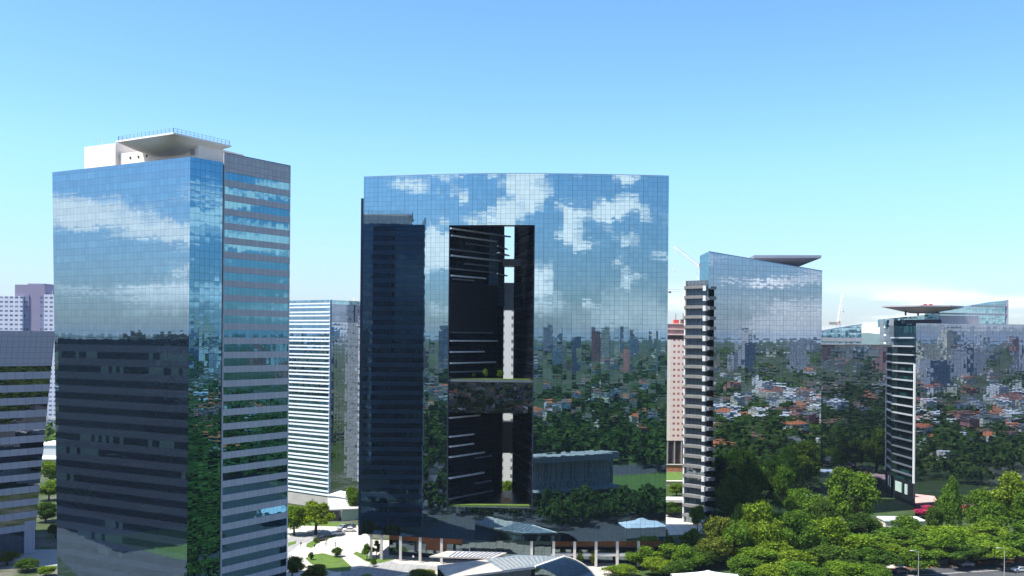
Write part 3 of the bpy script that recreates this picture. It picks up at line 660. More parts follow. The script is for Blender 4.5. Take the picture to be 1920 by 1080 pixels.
# ================================================================== grey leaning office at the left edge
def leaning_office():
    Yr = G(62, 1035).y
    rt = W(103, 621, Yr); rb = W(62, 1035, Yr); zt = rt.z
    dirv = Vector((-0.66, -0.75)).normalized()       # towards the viewer and out of the frame
    Ln = 42
    t = thing('leaning_office', 'mauve grey office with dark window strips leaning outwards at the left edge', 'office building', (rb.x, rb.y, 0))
    def edge(z): f = z / zt; return (lerp(rb.x, rt.x, f), rb.y)
    def far(z): e = edge(z); return (e[0] + dirv.x * Ln - 4 * 0, e[1] + dirv.y * Ln)
    def bandf(m, z0, z1, out=0.0, u=0):
        p0, q0, p1, q1 = far(z0), edge(z0), far(z1), edge(z1)
        if out: p0, q0 = offs(p0, q0, out); p1, q1 = offs(p1, q1, out)
        m.face([(*p0, z0), (*q0, z0), (*q1, z1), (*p1, z1)], [(0, z0), (Ln, z0), (Ln, z1), (0, z1)])
    m = MB(); bandf(m, 0, zt); m.build('window_wall', M['glass_lean'], t)
    m = MB(); bandf(m, zt - 10.2, zt, .2); m.build('blank_crown', M['crown_panel'], t)
    m = MB()
    for z0, z1 in ((0, zt),):
        q0, q1 = edge(z0), edge(z1)
        m.face([(*q0, z0), (q0[0] - 20, q0[1] + 30, z0), (q1[0] - 20, q1[1] + 30, z1), (*q1, z1)])
        m.face([(*far(z1), z1), (*q1, z1), (q1[0] - 20, q1[1] + 30, z1)])
        m.face([(q0[0] - 20, q0[1] + 30, z0), (*far(z0), z0), (*far(z1), z1), (q1[0] - 20, q1[1] + 30, z1)])
    m.build('rear_wall', M['greyp'], t)
    z = zt - 10.2 - 1.75; i = 0
    while z > 8:
        m = MB(); h = 2.05 if i < 6 else 1.85
        p0, q0, p1, q1 = far(z - h), edge(z - h), far(z), edge(z)
        a0, b0 = offs(p0, q0, .25); a1, b1 = offs(p1, q1, .25)
        m.face([(*a0, z - h), (*b0, z - h), (*b1, z), (*a1, z)]); m.face([(*a1, z), (*b1, z), (*q1, z), (*p1, z)]); m.face([(*p0, z - h), (*q0, z - h), (*b0, z - h), (*a0, z - h)])
        m.face([(*b0, z - h), (*q0, z - h), (*q1, z), (*b1, z)])
        m.build('spandrel', M['greyp'], t); z -= 3.75; i += 1
    m = MB(); p, q = l2(far(3), edge(3), .93), edge(3); o1, o2 = offs(p, q, .5); m.prism([o1, o2, q, p], 0, 9.5); m.build('corner_pier', M['greyp'], t)
M['crown_panel'] = glass('mauve_grey_crown', 1.6, 1.6, 3.2, 0.0, (.3, .34, .42), (0.42, 0.42, 0.51), (0, 0, 0), mull=(.26, .26, .33), mw=.06, amp=.01, bow=.01, refl=.12, blind=0.0)
M['glass_lean'] = glass('dark_strip_glass', 1.6, 3.75, 3.75, 0.0, (0.30, 0.34, 0.40), (0.010, 0.010, 0.012), (0, 0, 0), mw=0.05, amp=0.006, bow=0.006, refl=0.7, blind=0.15, blind_col=(0.10, 0.07, 0.03))
leaning_office()

# apartment slab behind it
def purple_flats():
    Y = 640; z0 = 0
    t = thing('apartment_block', 'mauve and white apartment tower rising behind the leaning grey office', 'apartment block', (W(50, 600, Y).x, Y, 0))
    def bl(name, x0, x1, y, dy, mm, dep=14):
        a, b = W(x0, y, Y + dy), W(x1, y, Y + dy); m = MB(); m.prism([(a.x, a.y), (b.x, b.y), (b.x + 1, b.y + dep), (a.x + 1, a.y + dep)], z0, a.z); return m.build(name, mm, t)
    bl('stair_tower', 28, 84, 533.5, 2, M['purple'], 20); bl('lift_head', 52, 82, 531.5, 6, M['purple'])
    bl('wing', -40, 42.5, 555, 0, M['flats']); bl('wing', 82.5, 125, 552, 1, M['flats'])
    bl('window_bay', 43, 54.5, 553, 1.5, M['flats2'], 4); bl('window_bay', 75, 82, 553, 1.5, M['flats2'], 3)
    for i in range(3):
        p = W(90 + i * 4, 552, Y + 5); m = MB(); m.tube((p.x, p.y, p.z - .5), (p.x, p.y, p.z + 1.6 + i * .5), 0.15, n=4); m.build('aerial', M['steel'], t)
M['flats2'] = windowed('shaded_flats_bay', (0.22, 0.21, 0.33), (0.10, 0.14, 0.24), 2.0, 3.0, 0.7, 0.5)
purple_flats()

# low white buildings seen in the gap beside it
def small_block(name, label, x0, x1, ytop, ybase, mm, roofm, cat='building', dep=12, par=0.5):
    a, b = G(x0, ybase), G(x1, ybase); zt = W((x0 + x1) / 2, ytop, a.y).z
    t = thing(name, label, cat, (a.x, a.y, 0))
    poly = [(a.x, a.y), (b.x, a.y), (b.x, a.y + dep), (a.x, a.y + dep)]
    m = MB(); m.prism(poly, 0, zt, cap=False); m.build('wall', mm, t)
    m = MB(); m.prism([(a.x - .3, a.y - .3), (b.x + .3, a.y - .3), (b.x + .3, a.y + dep + .3), (a.x - .3, a.y + dep + .3)], zt + .01, zt + par); m.build('roof', roofm, t)
    return t
small_block('low_building', 'white flat roofed building in the gap left of the tall mirrored tower', 66, 150, 836, 858, M['white'], M['white'], dep=20)
small_block('low_building', 'low grey white shed in front of the white flat roofed building in the left gap', 58, 150, 862, 880, M['concrete'], M['white'], dep=10)
small_block('low_building', 'pale blue block at the foot of the mauve apartment tower', 80, 140, 788, 822, M['flats'], M['concrete'], dep=14)

# ================================================================== peach tower under construction
def peach_tower():
    Y = 498; a, b = W(1249, 700, Y), W(1287, 700, Y)
    zt = W(1270, 606, Y).z; zs = W(1270, 637, Y).z
    t = thing('unfinished_tower', 'slim peach apartment tower under construction with pink netted top storeys', 'apartment block', (a.x, Y, 0))
    P = [(a.x - 3, Y), (b.x + 2, Y), (b.x + 2, Y + 14), (a.x - 3, Y + 14)]
    xw = lerp(a.x, b.x, 0.22)
    m = MB(); m.wall((xw, Y), P[1], 12, zs, .7); m.build('window_wall', M['pinkwall'], t)
    m = MB(); m.wall(P[0], (xw, Y), 12, zs); m.wall(P[1], P[2], 12, zs); m.wall(P[2], P[3], 12, zs); m.wall(P[3], P[0], 12, zs); m.face([(x, y, zs) for x, y in P]); m.build('wall', M['pinkplain'], t)
    z = zs
    for i in range(3):
        m = MB(); m.prism([(P[0][0] + .3, Y + .3), (P[1][0] - .3, Y + .3), (P[2][0] - .3, P[2][1]), (P[3][0] + .3, P[3][1])], z + .02, z + 2.4); m.build('netted_storey', M['pinktop'] if i != 0 else M['netdark'], t)
        m = MB(); m.prism([(P[0][0] - .2, Y - .2), (P[1][0] + .2, Y - .2), P[2], P[3]], z + 2.42, z + 2.8); m.build('floor_slab', M['pinkplain'], t); z += 2.82
    for x0, x1, h in ((1263, 1272, 1.9), (1277, 1283, 2.2)):
        p, q = W(x0, 600, Y + 4), W(x1, 600, Y + 4); m = MB(); m.box(((p.x + q.x) / 2, Y + 4, z + h / 2), (q.x - p.x, 4, h)); m.build('roof_cabin', M['redbox'] if x0 == 1263 else M['netdark'], t)
        m = MB(); m.tube((p.x + 1, Y + 4, z + h), (p.x + 1, Y + 4, z + h + 3.2), .3); m.build('roof_tank', M['concrete'], t)
    m = MB(); m.prism([(P[0][0] + 1, Y + 1), (P[1][0] - 1, Y + 1), (P[2][0] - 1, P[2][1]), (P[3][0] + 1, P[3][1])], 0, 11.8); m.build('open_base', M['netdark'], t)
    for i in range(5):
        m = MB(); x = lerp(P[0][0] + .5, P[1][0] - .5, i / 4); m.box((x, Y + .4, 5.9), (.6, .6, 11.8)); m.build('base_column', M['concrete'], t)
M['netdark'] = pbr('brown_netting', (0.10, 0.06, 0.055), 0.9, 0.4, 0.3)
peach_tower()
small_block('garden_wall', 'long pale boundary wall in the gap in front of the peach tower', 1236, 1300, 903, 910, M['cream'], M['cream'], 'wall', 1, .3)
small_block('footbridge_deck', 'low dark underpass block with a white parapet beside the balcony tower', 1236, 1288, 942, 965, M['dark_slab'], M['white'], 'building', 6, 1.0)
small_block('garden_wall', 'terracotta retaining wall at the foot of the peach tower', 1236, 1295, 872, 884, M['terra'] if 'terra' in M else pbr('terracotta_earth', (0.42, 0.17, 0.09), .9, .3, .4), M['concrete'], 'wall', 1, .3)
sheet('grass_slope', [(1236, 885), (1296, 885), (1296, 902), (1236, 902)], M['grass'], 0.05)

# ================================================================== right-hand mirrored tower with balconies
def balcony_tower():
    Yc = 334; c = W(1338, 700, Yc); r = W(1540, 700, 352)
    zl, zr = W(1326, 472, Yc).z, W(1540, 508, 352).z
    cl = W(1326, 700, Yc); zcut = W(1330, 541, Yc).z
    t = thing('balcony_tower', 'grey mirrored tower with sloping roofline and striped balconies on its left side', 'office tower', (c.x, c.y, 0))
    C, Rr = (c.x, c.y), (r.x, r.y)
    dn = Vector((Rr[0] - C[0], Rr[1] - C[1])).normalized(); Lx = (cl.x, C[1] - (C[0] - cl.x) * dn.y / dn.x)
    L = math.dist(Lx, Rr)
    m = MB(); s0 = math.dist(Lx, C)
    zc = lerp(zl, zr, s0 / L)
    m.face([(*C, 0), (*Rr, 0), (*Rr, zr), (*C, zc)], [(s0, 0), (L, 0), (L, zr), (s0, zc)])
    m.face([(*Lx, zcut), (*C, zcut), (*C, zc), (*Lx, zl)], [(0, zcut), (s0, zcut), (s0, zc), (0, zl)])
    m.build('curtain_wall', M['glass_grey'], t)
    # notch with dark windows under the overhang, then the balcony side
    N1 = (Lx[0] - .2, Lx[1] + 2.2); N2 = (C[0], C[1] + 2.2)
    m = MB(); m.wall(N1, N2, 0, zcut); m.wall(N2, C, 0, zcut); m.face([(*Lx, zcut), (*N1, zcut), (*N2, zcut), (*C, zcut)]); m.build('notch_wall', M['black'], t)
    Bk = W(1284.5, 700, 341); B = (Bk.x, Bk.y); zs = W(1300, 528, 345).z
    m = MB(); m.wall(B, N1, 0, zs); m.build('side_glazing', M['glass_side'], t)
    S1 = (Lx[0] - (1326 - 1320) / F * 340, Lx[1] + 10)
    m = MB(); m.face([(*S1, zs), (*Lx, zs - 6), (*Lx, zl), (S1[0], S1[1], zl - .6)], [(0, zs), (6, zs), (6, zl), (0, zl)]); m.build('edge_glazing', M['glass_teal'], t)
    bk = (B[0] + 26, B[1] + 34); br = (Rr[0] + 1, Rr[1] + 24)
    m = MB(); m.wall(Rr, br, 0, zr); m.wall(br, bk, 0, zr - 3); m.wall(bk, B, 0, zs); m.build('rear_wall', M['glass_grey'], t)
    m = MB(); m.face([(*B, zs - .3), (*N1, zs - .3), (*Lx, zs - .3), (*bk, zs - .3)]); m.face([(*Lx, zl - .5), (*Rr, zr - .5), (*br, zr - .5), (S1[0], S1[1], zl - 1)]); m.build('roof', M['roof_grey'], t)
    m = MB(); m.tube((*Lx, zl), (*Rr, zr), .18, n=4); m.build('coping', M['railing'], t)
    o1, o2 = offs(B, N1, 1.1)
    z = zs - 1.9; i = 0
    while z > 2:
        m = MB(); m.prism([o1, o2, N1, B], z - 1.0, z); sl = m.build('balcony', M['balc'], t)
        m = MB(); q1, q2 = offs(l2(B, N1, .93), N1, 1.5); p1 = l2(B, N1, .93)
        m.prism([q1, (q2[0] + .5, q2[1]), (N1[0] + .5, N1[1] - .4), p1], z - 1.9, z - .1); m.build('white_fin', M['white_zig'], sl)
        m = MB(); f1, f2 = offs(N1, N2, 2.1); m.prism([f1, f2, N2, N1], z - 1.5, z - .35); m.build('window_sill', M['balc'], t)
        z -= 3.5; i += 1
    for k in range(9):
        p = l2(B, N1, 0.05 + k * .1)
    m = MB(); q1, q2 = offs(B, l2(B, N1, .05), .9); m.prism([q1, q2, l2(B, N1, .05), B], 0, zs); m.build('end_fin', M['white_zig'], t)
    # roof helipad, a shallow inverted pyramid
    p0, p1 = W(1414, 482, 352), W(1540, 484, 350); zh = (p0.z + p1.z) / 2
    apx = W(1480, 499, 356); w = p1.x - p0.x
    q = MB(); top = [(p0.x, p0.y), (p1.x, p1.y), (p1.x - 2, p1.y + 22), (p0.x + 2, p0.y + 22)]
    q.prism(top, zh - .1, zh + .9, bot=False)
    cen = (apx.x, apx.y + 8)
    bt = [(cen[0] - 3, cen[1] - 3, apx.z - .6), (cen[0] + 3, cen[1] - 3, apx.z - .6), (cen[0] + 3, cen[1] + 3, apx.z - .6), (cen[0] - 3, cen[1] + 3, apx.z - .6)]
    for i in range(4):
        a, b = top[i], top[(i + 1) % 4]; q.face([bt[i], bt[(i + 1) % 4], (*b, zh - .1), (*a, zh - .1)])
    q.build('helipad', M['helipad'], t)
    q = MB(); q.prism([(x, y) for x, y, z in bt], zr - 2, apx.z - .62); q.build('helipad_stem', M['white'], t)
M['glass_side'] = glass('balcony_glass', 1.5, 3.5, 3.5, 0.0, (0.40, 0.48, 0.52), (0.20, 0.23, 0.26), (0, 0, 0), mw=0.06, amp=0.012, bow=0.01, refl=0.4, blind=0.2)
balcony_tower()

# ================================================================== lower wing between, then the far-right tower
def middle_wing():
    Y0, Y1 = 398, 395.2
    a, b = W(1534, 700, Y0), W(1672, 700, Y1); zt = W(1630, 646, Y1).z
    t = thing('mirrored_wing', 'lower mirrored office wing between the balcony tower and the dark ended tower', 'office building', (a.x, a.y, 0))
    A, B = (a.x, a.y), (b.x, b.y)
    m = MB(); m.wall(A, B, 0, zt); m.build('curtain_wall', M['glass_far'], t)
    m = MB(); m.prism([A, B, (B[0] + 4, B[1] + 26), (A[0] + 4, A[1] + 26)], zt - 1, zt - .1, bot=False); m.build('roof', M['roof_grey'], t)
    e = W(1615, 700, 397); E = (e.x, e.y); i1, i2 = offs(A, E, -.3)
    z1 = W(1570, 636, 396).z; zE = W(1615, 608.5, 397).z; zA = W(1540, 622, 393).z
    m = MB(); m.prism([i1, i2, (i2[0] + 3, i2[1] + 20), (i1[0] + 3, i1[1] + 20)], zt + .05, zE, ztops=[zA, zE, zE, zA]); m.build('upper_storey', M['glass_teal'], t)
    o1, o2 = offs(A, E, .4); m = MB(); m.prism([o1, o2, i2, i1], z1 - .9, z1 + .6); m.build('floor_band', M['spandrel'], t)
    m = MB(); m.prism([o1, o2, i2, i1], zt - .2, zt + .4); m.build('floor_band', M['spandrel'], t)
    m = MB(); m.tube((*o1, zA + .1), (*o2, zE + .1), .25, n=4); m.build('roof_edge', M['railing'], t)
middle_wing()

def right_tower():
    Yc = 376; c = W(1717, 700, Yc); r = W(2080, 700, 396); l = W(1672, 700, 398)
    zt = W(1740, 606, Yc).z
    C, Rr, Lf = (c.x, c.y), (r.x, r.y), (l.x, l.y)
    t = thing('dark_ended_tower', 'mirrored tower with a dark ribbed end and a flat disc helipad at the right', 'office tower', (c.x, c.y, 0))
    m = MB(); m.wall(C, Rr, 0, zt); m.build('curtain_wall', M['glass_far'], t)
    m = MB(); m.wall(Lf, C, 9, zt - 1); m.build('end_glazing', M['glass_dark2'], t)
    m = MB(); m.wall(l2(Lf, C, .12), l2(Lf, C, .9), 0, 9); m.build('lobby_recess', M['black'], t)
    for s0, s1 in ((.22, .48), (.62, .72)):
        m = MB(); p, q = l2(Lf, C, s0), l2(Lf, C, s1); o1, o2 = offs(p, q, .3); m.prism([o1, o2, q, p], 3.6, 7.6); m.build('lobby_window', M['palegl'], t)
    for s in (.0, .97):
        m = MB(); p, q = l2(Lf, C, s), l2(Lf, C, s + .03); o1, o2 = offs(p, q, .5); m.prism([o1, o2, q, p], 0, 9); m.build('lobby_pier', M['dark_slab'], t)
    m = MB(); p = l2(Lf, C, .965); o1, o2 = offs(p, C, .6); m.prism([o1, o2, C, p], 9, zt - 16); m.build('white_fin', M['white_zig'], t)
    z = zt - 5.5; i = 0
    while z > 10:
        m = MB(); o1, o2 = offs(Lf, l2(Lf, C, .94), .8); m.prism([o1, o2, l2(Lf, C, .94), Lf], z - .5, z)
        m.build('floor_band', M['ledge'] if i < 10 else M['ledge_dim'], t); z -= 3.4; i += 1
    bk = (Rr[0] + 3, Rr[1] + 30); bl = (Lf[0] + 8, Lf[1] + 24)
    m = MB(); m.wall(Rr, bk, 0, zt); m.wall(bk, bl, 0, zt); m.wall(bl, Lf, 0, zt - 1); m.build('rear_wall', M['glass_far'], t)
    m = MB(); m.face([(*C, zt - .4), (*Rr, zt - .4), (*bk, zt - .4), (*bl, zt - .4), (*Lf, zt - 1.2)]); m.build('roof', M['roof_grey'], t)
    # overhanging pale end storeys
    h1, h2 = W(1658, 700, 403), W(1674, 700, 397); m = MB()
    z0 = W(1665, 652, 400).z; z1 = W(1658, 598, 402).z
    m.prism([(h1.x, h1.y), (h2.x, h2.y - .6), (h2.x + 1, h2.y + 8), (h1.x + 1, h1.y + 8)], z0, z1); oh = m.build('overhang', M['glass_pale'], t)
    for i in range(3):
        m = MB(); zz = z0 + 1.5 + i * 3.4; m.prism([(h1.x - .3, h1.y - .3), (h2.x + 5.5 - i, h2.y - 3.4 + i * .6), (h2.x + 6, h2.y - 2.2), (h1.x, h1.y + 1)], zz, zz + .8); m.build('floor_band', M['white_zig'], oh)
    # wedge of roof glazing over the end, rising to the right
    a, b = W(1660, 700, 401), W(1762, 700, 382); za, zb_ = W(1660, 598, 401).z, W(1735, 588, 386).z
    m = MB(); m.prism([(a.x, a.y), (b.x, b.y + .5), (b.x + 2, b.y + 14), (a.x + 2, a.y + 14)], zt - 1.2 + .0, zb_, ztops=[za, zb_, zb_, za]); m.build('roof_wedge', M['glass_teal'], t)
    m = MB(); a2, b2 = W(1690, 601, 392), W(1762, 601, 380); m.prism([(a2.x, a2.y - 3.5), (b2.x, b2.y - 1.5), (b2.x, b2.y + 1), (a2.x, a2.y)], b2.z - 1.2, b2.z + .4); m.build('dark_canopy', M['dark_slab'], t)
    # raised glass wing to the right with sloping roof
    a, b = W(1760, 700, 384), W(1887, 700, 391); z0 = zt - .3
    zA, zB = W(1775, 585, 384).z, W(1887, 563, 391).z
    A, B = (a.x, a.y), (b.x, b.y)
    m = MB(); m.prism([A, B, (B[0] + 2, B[1] + 18), (A[0] + 2, A[1] + 18)], z0, zB, ztops=[zA, zB, zB, zA]); up = m.build('roof_wing', M['glass_teal'], t)
    o1, o2 = offs(A, B, .4)
    for y0, xx in ((589, 1830), (574, 1850)):
        zz = W(xx, y0, 388).z; s = 0 if y0 == 589 else .45
        m = MB(); p = l2(A, B, s); q1, q2 = offs(p, B, .4); m.prism([q1, q2, B, p], zz - .35, zz + .35); m.build('floor_band', M['spandrel'], up)
    m = MB(); zz = W(1820, 598, 388).z; p, q = A, l2(A, B, .57); o1, o2 = offs(p, q, .5); m.prism([o1, o2, q, p], zt - .2, zz + 1.2); m.build('blank_panel', M['spandrel'], up)
    m = MB(); m.box((B[0], B[1], (z0 + zB) / 2), (.8, .8, zB - z0 + .4)); m.build('corner_trim', M['greyp'], up)
    # helipad disc
    p0, p1 = W(1657, 576.5, 388), W(1792, 576.5, 388); cx, cy = (p0.x + p1.x) / 2 + 1.5, 388; zc = p0.z; rad = (p1.x - p0.x) / 2
    q = MB(); n = 8; rim = [(cx + rad * math.cos(R(22.5) + 2 * math.pi * i / n) * 1.06, cy + rad * .8 * math.sin(R(22.5) + 2 * math.pi * i / n)) for i in range(n)]
    rim[4] = (p0.x - 0.5, cy + 1); rim[3] = (rim[3][0] - .5, rim[3][1])
    inn = [(cx + 5 * math.cos(R(22.5) + 2 * math.pi * i / n), cy + 4 * math.sin(R(22.5) + 2 * math.pi * i / n)) for i in range(n)]
    q.face([(x, y, zc + .7) for x, y in rim])
    for i in range(n):
        a, b, c_, d = rim[i], rim[(i + 1) % n], inn[i], inn[(i + 1) % n]
        q.face([(*a, zc + .2), (*b, zc + .2), (*b, zc + .7), (*a, zc + .7)]); q.face([(*c_, zc - 2.2), (*d, zc - 2.2), (*b, zc + .2), (*a, zc + .2)])
    hp = q.build('helipad', M['greylav'], t)
    for dx in (-8, -3, 3, 8):
        q = MB(); q.tube((cx + dx, cy - 2, zt + 3.2), (cx + dx, cy - 2, zc - .6), .35); q.build('helipad_post', M['dark_slab'], t)
    for dx in (-.8, 1.4):
        q = MB(); q.box((cx + dx + 1.5, cy, zc + 1.1), (1.2, 1.2, .9)); q.build('beacon', M['redbox'], hp)
M['greylav'] = pbr('lavender_deck', (0.42, 0.39, 0.44), 0.6, 0.1, 0.3)
M['glass_pale'] = glass('pale_end_glass', 1.5, 3.4, 3.4, 0.0, (0.6, 0.68, 0.74), (0.2, 0.22, 0.24), (0, 0, 0), mw=0.06, amp=0.01, bow=0.01, refl=0.5, blind=0.0)
M['glass_dark2'] = glass('ribbed_end_glass', 1.5, 3.4, 3.4, 0.0, (0.16, 0.24, 0.28), (0.006, 0.012, 0.014), (0, 0, 0), mw=0.06, amp=0.012, bow=0.01, refl=0.55, blind=0.2, blind_col=(0.02, 0.09, 0.09))
right_tower()

# ================================================================== cranes on the skyline
def lattice(m, p, q, w, n, r=.12):
    p, q = Vector(p), Vector(q); d = (q - p).normalized(); a = d.cross(Vector((0, 1, 0))).normalized() * w / 2; b = d.cross(a).normalized() * w / 2
    co = [a + b, a - b, -a - b, -a + b]
    for c_ in co: m.tube(p + c_, q + c_, r, n=4)
    for i in range(n):
        s, e = p.lerp(q, i / n), p.lerp(q, (i + 1) / n)
        for k in range(4): m.tube(s + co[k], e + co[(k + 1) % 4], r * .6, n=3, cap=False)
def luffing_crane(name, label, base, tip, Y, mm, wd=2.0):
    b, tp = W(*base, Y), W(*tip, Y)
    t = thing(name, label, 'crane', (b.x, Y, 0), 'tower cranes on the skyline')
    m = MB(); lattice(m, (b.x, Y, 0), (b.x, Y, b.z), wd * 1.1, 26); m.build('mast', mm, t)
    m = MB(); lattice(m, (b.x, Y, b.z), tp, wd * .8, 18); m.build('jib', mm, t)
    m = MB(); s = 1 if tp.x < b.x else -1; m.box((b.x + s * 4, Y, b.z - .2), (7, 2, 2.2)); m.build('counterweight', M['concrete'], t)
    m = MB(); m.box((b.x, Y - 1.6, b.z + .6), (1.6, 1.6, 2.0)); m.build('cab', M['pinktop'], t)
    m = MB(); hk = tp + Vector((0, 0, -14)); m.tube(tp, hk, .08, n=4); m.box(hk, (.9, .8, 1.3)); m.build('hook_block', M['crane_pale'], t)
    return t
M['crane_pale'] = pbr('pale_crane_steel', (0.85, 0.80, 0.80), .6)
luffing_crane('tower_crane', 'pale luffing crane with its jib raised left above the peach tower', (1312, 500), (1264, 462), 560, M['crane_pale'])
luffing_crane('tower_crane', 'thin pink crane with a steep jib rising behind the mirrored wing', (1572, 606), (1581, 551), 760, M['crane_pale'], 2.2)
def flat_crane():
    Y = 620; a, b = W(1246, 544, Y), W(1300, 545, Y); x = W(1292, 545, Y).x
    t = thing('tower_crane', 'flat topped crane whose level jib points left over the peach tower', 'crane', (x, Y, 0), 'tower cranes on the skyline')
    m = MB(); lattice(m, (x, Y, 0), (x, Y, a.z), 1.8, 26); m.build('mast', M['crane_pale'], t)
    m = MB(); lattice(m, a, b, 1.2, 14); m.build('jib', M['crane_pale'], t)
    m = MB(); m.box((W(1256, 547, Y).x, Y, a.z - 1.3), (1.6, 1.2, 1.0)); m.build('trolley', M['netdark'], t)
flat_crane()

# ================================================================== pavilion roof at the bottom of the frame, white tent
def pavilion():
    z = 6.6
    p = [G(820, 1061, z), G(975, 1041, z), G(1058, 1043, z), G(1100, 1082, z), G(1062, 1053, z), G(985, 1066, z), G(838, 1084, z)]
    a, b, c, d = G(820, 1060, z), G(972, 1041, z), G(1058, 1044, z), G(1003, 1063, z)
    e = G(840, 1083, z)
    t = thing('entrance_pavilion', 'low glass pavilion with a half white half ribbed roof at the bottom', 'pavilion', (0, a.y, 0))
    m = MB(); m.prism([(q.x, q.y) for q in (e, d, c, b, a)], z - .5, z); rf = m.build('roof', M['cream2'], t)
    m = MB(); h = a.lerp(b, .58); g_ = e.lerp(d, .62); m.prism([(q.x, q.y) for q in (g_, d, c, b, h)], z + .02, z + .1, bot=False); m.build('glass_panel', M['glass_roof'], rf)
    for i in range(1, 13):
        f = i / 13; u_, w = h.lerp(b.lerp(c, .7), f), g_.lerp(d.lerp(c, .5), f)
        m = MB(); m.tube(u_ + Vector((0, 0, .18)), w + Vector((0, 0, .18)), .10, n=4); m.build('glazing_bar', M['concrete'], rf)
    ins = [Vector((q.x, q.y + .4, 0)) for q in (e, d, c, b, a)]
    m = MB()
    for i in range(5):
        p_, q_ = ins[i], ins[(i + 1) % 5]; m.wall((p_.x, p_.y), (q_.x, q_.y), 0, z - .52)
    m.build('glass_wall', M['glass_lobby'], t)
    # curved ribbed end that comes down to the ground
    m = MB(); pr = None
    q0, q1 = c, d
    for i in range(9):
        f = i / 8; ang = f * R(80); off = math.sin(ang) * 9; zz = z - (1 - math.cos(ang)) * 7.4
        row = (Vector((q0.x + off, q0.y - off * .7, zz)), Vector((q1.x + off * 1.05, q1.y - off * .75, zz)))
        if pr: m.face([pr[1], row[1], row[0], pr[0]])
        pr = row
    m.build('curved_end', M['glass_lobby'], t)
    m = MB(); m.tube(d + Vector((0, 0, .05)), c + Vector((0, 0, .05)), .3, n=5); m.build('roof_edge', M['white'], rf)
    pr = None; m = MB()
    for i in range(9):
        ang = i / 8 * R(80); off = math.sin(ang) * 9; w = Vector((q0.x + off, q0.y - off * .7, z - (1 - math.cos(ang)) * 7.4 + .1))
        if pr: m.tube(pr, w, .18, n=5)
        pr = w
    m.build('edge_beam', M['concrete'], t)
pavilion()
def tent():
    z = 5.5; pk = G(1328, 1069, 7.4); cx, cy = pk.x, pk.y
    t = thing('white_tent', 'peaked white tent roof among the treetops at the bottom of the frame', 'tent', (cx, cy, 0))
    n = 10; m = MB(); w, d_ = 8.4, 5
    cs = [(-w, -d_), (w, -d_), (w, d_), (-w, d_)]
    for k in range(4):
        a, b = cs[k], cs[(k + 1) % 4]
        for i in range(n):
            f0, f1 = i / n, (i + 1) / n
            def P(f, q): s = f ** 1.0; return (cx + q[0] * f, cy + q[1] * f, 7.4 - 2.2 * f ** .8)
            if i == 0: m.face([P(0, a), P(f1, a), P(f1, b)])
            else: m.face([P(f0, a), P(f1, a), P(f1, b), P(f0, b)])
    m.build('canopy', M['white2'], t)
    for q in cs:
        m = MB(); m.tube((cx + q[0], cy + q[1], 0), (cx + q[0], cy + q[1], 5.25), .12); m.build('post', M['steel'], t)
tent()
small_block('park_pavilion', 'long flat bright white roof among the park trees below the dark ended tower', 1660, 1732, 978, 990, M['cream'], M['white2'], 'building', 7, .5)
def pink_roof():
    p = G(1718, 945, 4.5); t = thing('service_building', 'low building with a dusty pink roof behind the conical park tree', 'building', (p.x, p.y, 0))
    a, b, c, d = G(1716, 943, 5), G(1758, 940, 5), G(1752, 930, 5), G(1716, 926, 5)
    m = MB(); m.prism([(q.x, q.y) for q in (a, b, c, d)], 0, 4.6); m.build('wall', M['dark_slab'], t)
    m = MB(); m.prism([(q.x, q.y) for q in (a, b, c, d)], 4.62, 5); m.build('roof', M['pinkroof'], t)
M['pinkroof'] = pbr('dusty_pink_roof', (0.45, 0.28, 0.25), .85, .2, .4)
pink_roof()
def lamp(x, y, label, h=11):
    p = G(x, y); t = thing('street_lamp', label, 'street lamp', (p.x, p.y, 0), 'street lamps along the avenue')
    m = MB(); m.tube((p.x, p.y, 0), (p.x, p.y, h), .14, .07, 8); m.build('pole', M['concrete'], t)
    m = MB(); m.tube((p.x, p.y, h), (p.x - 1.8, p.y - .4, h + .4), .06, .05, 6); m.build('arm', M['concrete'], t)
    m = MB(); m.box((p.x - 2.1, p.y - .45, h + .4), (.8, .3, .16)); m.build('lamp_head', M['steel'], t)
lamp(1883, 1084, 'tall grey street lamp on the earth verge at the lower right', 8)
lamp(1722, 1090, 'street lamp partly lost in the canopy beside the avenue', 8)

